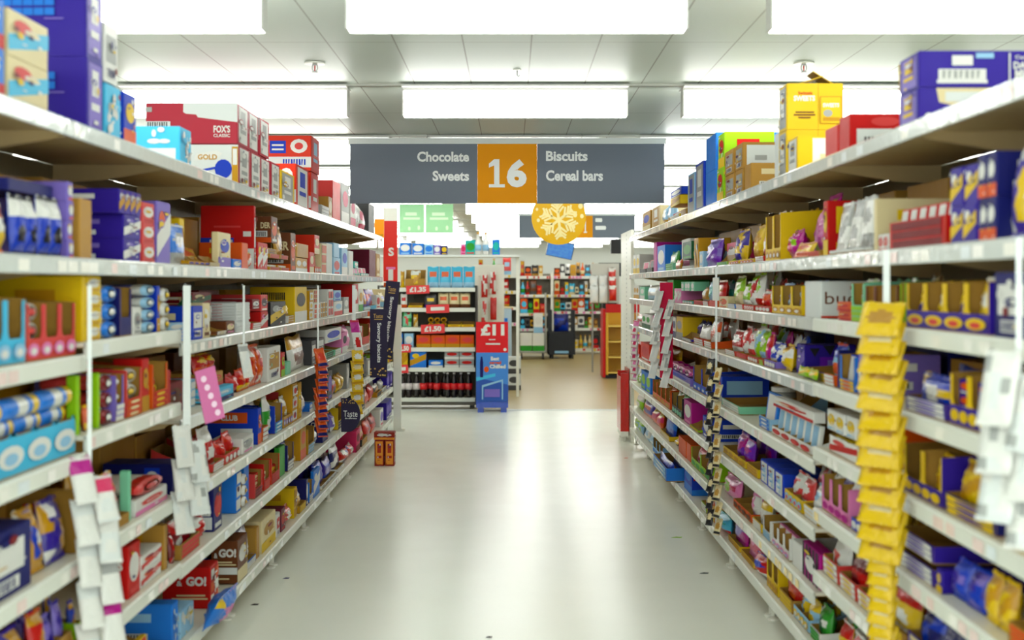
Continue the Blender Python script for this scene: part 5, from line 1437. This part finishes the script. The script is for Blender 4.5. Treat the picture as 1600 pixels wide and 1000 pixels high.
for i in range(3):
    x, y, z = at(955, 420+14*i, 20.5)
    place('hanging_stocking', bag_meshes(.12, .06, .26, ('r','or_','w'), 'd', i % 3, False), (x+.05, 20.93-.075*i, z-.24), .0, 'bright red hanging bag', 'above the black display post', 'bag')
for i in range(4):
    x, y, z = at(936+7*(i % 2), 432+16*(i//2), 20.8)
    place('hanging_pouch', bag_meshes(.14, .05, .3, ('w','st'), 'd', i % 3, False), (x+(.0 if i % 2 else -.08), 20.94-.07*(i//2), z-.28), 0, 'white hanging pouch', 'beside red hanging bags', 'bag')
x, y, z = at(941, 470, 20.9); o = T('hook_rack', 'white hook rack carrying white pouches and red bags', 'rack', (x, y+.1, 0)); a = MB(); a.box(-.18, .3, 0, .03, 1.2, 1.88, mat('b4b4ac', 'board')); a.build('panel', o)
for px_ in (-.16, .28): a = MB(); a.box(px_-.015, px_+.015, .0, .03, 0, 1.199, mat('8a8a86', 'steel')); a.build('leg', o)
for i in range(4):
    px_, _, pz = at(936+7*(i % 2), 432+16*(i//2), 20.8); hx_ = px_+(.0 if i % 2 else -.08)-x; a = MB(); a.tube([(hx_, 0, pz+.026), (hx_, -.17, pz+.028)], .004, mat('gr','steel')); a.build('hook', o)
for i in range(3):
    px_, _, pz = at(955, 420+14*i, 20.5); hx_ = px_+.05-x; a = MB(); a.tube([(hx_, 0, pz+.026), (hx_, -.25, pz+.028)], .004, mat('gr','steel')); a.build('hook', o)
x, y, z = at(944, 570, 22.8); place('drink_carton', carton_meshes(.12, .2, .38, ('nb','w','cb'), 'b', None, False), (x, y, .001), 0, 'navy carton on the wooden floor by the black post', 'base', 'carton')
# posters, screen and black box hung from the ceiling, pale bulkhead
for i, (a0, a1, tx) in enumerate(((624, 663, 'Fresh'), (664.5, 708, 'Frozen'))):
    Yp = 14.2; x0, _, z0 = at(a0, 364, Yp); x1, _, _ = at(a1, 364, Yp); zt = 2.45
    o = T('hanging_poster', f'pale green hanging poster, {"narrower" if i == 0 else "wider"} of the pair under the sign', 'poster', ((x0+x1)/2, Yp+.02*i, z0)); w_ = x1-x0; h_ = zt-z0
    a = MB(); a.box(-w_/2, w_/2, 0, .006, 0, h_, mat('9fd8a4','board')); a.build('board', o)
    q = MB(); S = Surf(q, (-w_/2, -.0006, 0), (1,0,0), (0,0,1), w_, h_); S.rect(.24, .6, .7, .71, mat('d6eecf','board')); S.rect(.16, .46, .82, .54, mat('d6eecf','board')); S.ell(.4, .15, .05, .07, mat('d6eecf','board')); S.ell(.78, .18, .05, .08, mat('d6eecf','board')); q.build('lettering', o)
    for sx in (-1, 1): a = MB(); a.tube([(sx*w_*.4, .003, h_), (sx*w_*.4, .003, CEIL-z0-.001)], .002, mat('gr','steel')); a.build('hanging_string', o)
x, y, z = at(875, 391, 20)
o = T('hanging_screen', 'tilted blue glowing screen hanging behind the gold bauble', 'screen', (x, y, z)); a = MB(); a.box(-.22, .22, 0, .04, -.13, .15, mat('k','gloss')); a.build('casing', o).rotation_euler = (.35, .2, 0)
sm = bpy.data.materials.new('lit_screen'); sm.use_nodes = True; nt = sm.node_tree; eb_ = nt.nodes['Principled BSDF']; nz_ = nt.nodes.new('ShaderNodeTexNoise'); nz_.inputs['Scale'].default_value = 6; rp_ = nt.nodes.new('ShaderNodeValToRGB'); rp_.color_ramp.elements[0].color = (.01,.07,.5,1); rp_.color_ramp.elements[1].color = (.1,.35,.55,1); nt.links.new(nz_.outputs['Fac'], rp_.inputs['Fac']); nt.links.new(rp_.outputs['Color'], eb_.inputs['Emission Color']); eb_.inputs['Emission Strength'].default_value = .8; eb_.inputs['Base Color'].default_value = (.01,.02,.06,1)
a = MB(); a.box(-.21, .21, -.003, -.0005, -.12, .14, sm); a.build('display', o).rotation_euler = (.35, .2, 0)
a = MB(); a.tube([(0,.03,.1),(0,.03,CEIL-z-.001)], .012, mat('gr','steel')); a.build('hanging_pole', o)
x, y, z = at(965, 396, 17); o = T('hanging_speaker', 'black box hanging under the far aisle sign', 'box', (x, y, z)); a = MB(); a.box(-.09, .09, 0, .15, 0, .2, mat('1e1e20','board'), c=.01); a.build('body', o); a = MB(); a.tube([(0,.07,.2),(0,.07,CEIL-z-.001)], .008, mat('gr','steel')); a.build('hanging_pole', o)
# goods on the high shelf above the end display
o = T('high_shelf', 'high clear shelf of blue cartons above the end display', 'shelving', ((efx(690)), 16.0, 0)); zz = EYE-(398-VY)*16/F
a = MB(); a.box(-.9, .95, 0, .4, zz-.03, zz, mat('c4c8c4','steel')); a.build('shelf', o)
for sx in (-.88, .93): a = MB(); a.box(sx-.02, sx+.02, .36, .4, 0, zz-.03, upm); a.build('upright', o)
for i, (px, w_, h_, cs) in enumerate(((633,.15,.16,('cb','w','lb')),(653,.15,.15,('cb','w')),(670,.12,.14,('lb','cb')),(683,.09,.13,('lv','w')),(694,.08,.12,('nb','y')),(724,.07,.14,('pk','hp')),(735,.14,.19,('tl','g','rp')),(775,.1,.2,('cb','tl')))):
    x, y, z = at(px, 398, 16.03)
    place('high_shelf_carton', carton_meshes(w_, .2, h_, cs, 'o', None, False), (x, y, zz+.002), 0, f'{words_of(cs)} carton on the high clear shelf', 'above end display', 'carton')
for i, px in enumerate((747, 759)):
    x, y, z = at(px, 398, 16.05); place('bottle', [('body', FB('w')), ('label', FL('lb')), ('cap', FCAP)], (x, y, zz+.002), 0, 'white bottle standing on the high clear shelf', 'above end display', 'bottle')
# scraps on the floor
for i, (px, py, c_, w_, nm) in enumerate(((978,716,'o',.02,'crumpled orange wrapper scrap near the chocolate shelf base'),(1057,840,'yg',.035,'lime paper scrap on the pale floor by chocolate shelves'),(398,945,'dgr',.02,'dark scrap on the floor by the biscuit shelves'),(1100,896,'dgr',.025,'dark strip of litter on the floor by chocolate shelves'),(447,904,'nb',.018,'tiny navy scrap on the floor by the biscuit shelves'),(764,996,'dgr',.015,'small dark pebble-like scrap mid aisle'))):
    Y = F*EYE/(py-VY); a = MB(); a.add([(-w_,-.008,.001),(w_*.8,-.012,.001),(w_,.006,.004),(-w_*.7,.012,.001),(0,0,.006)], [(0,1,4),(1,2,4),(2,3,4),(3,0,4),(3,2,1,0)], mat(c_,'foil'))
    p = a.build('litter_scrap'); p.location = ((px-VX)*Y/F, Y, .0); tag(p, nm, 'litter')
finish_labels()
#DBG
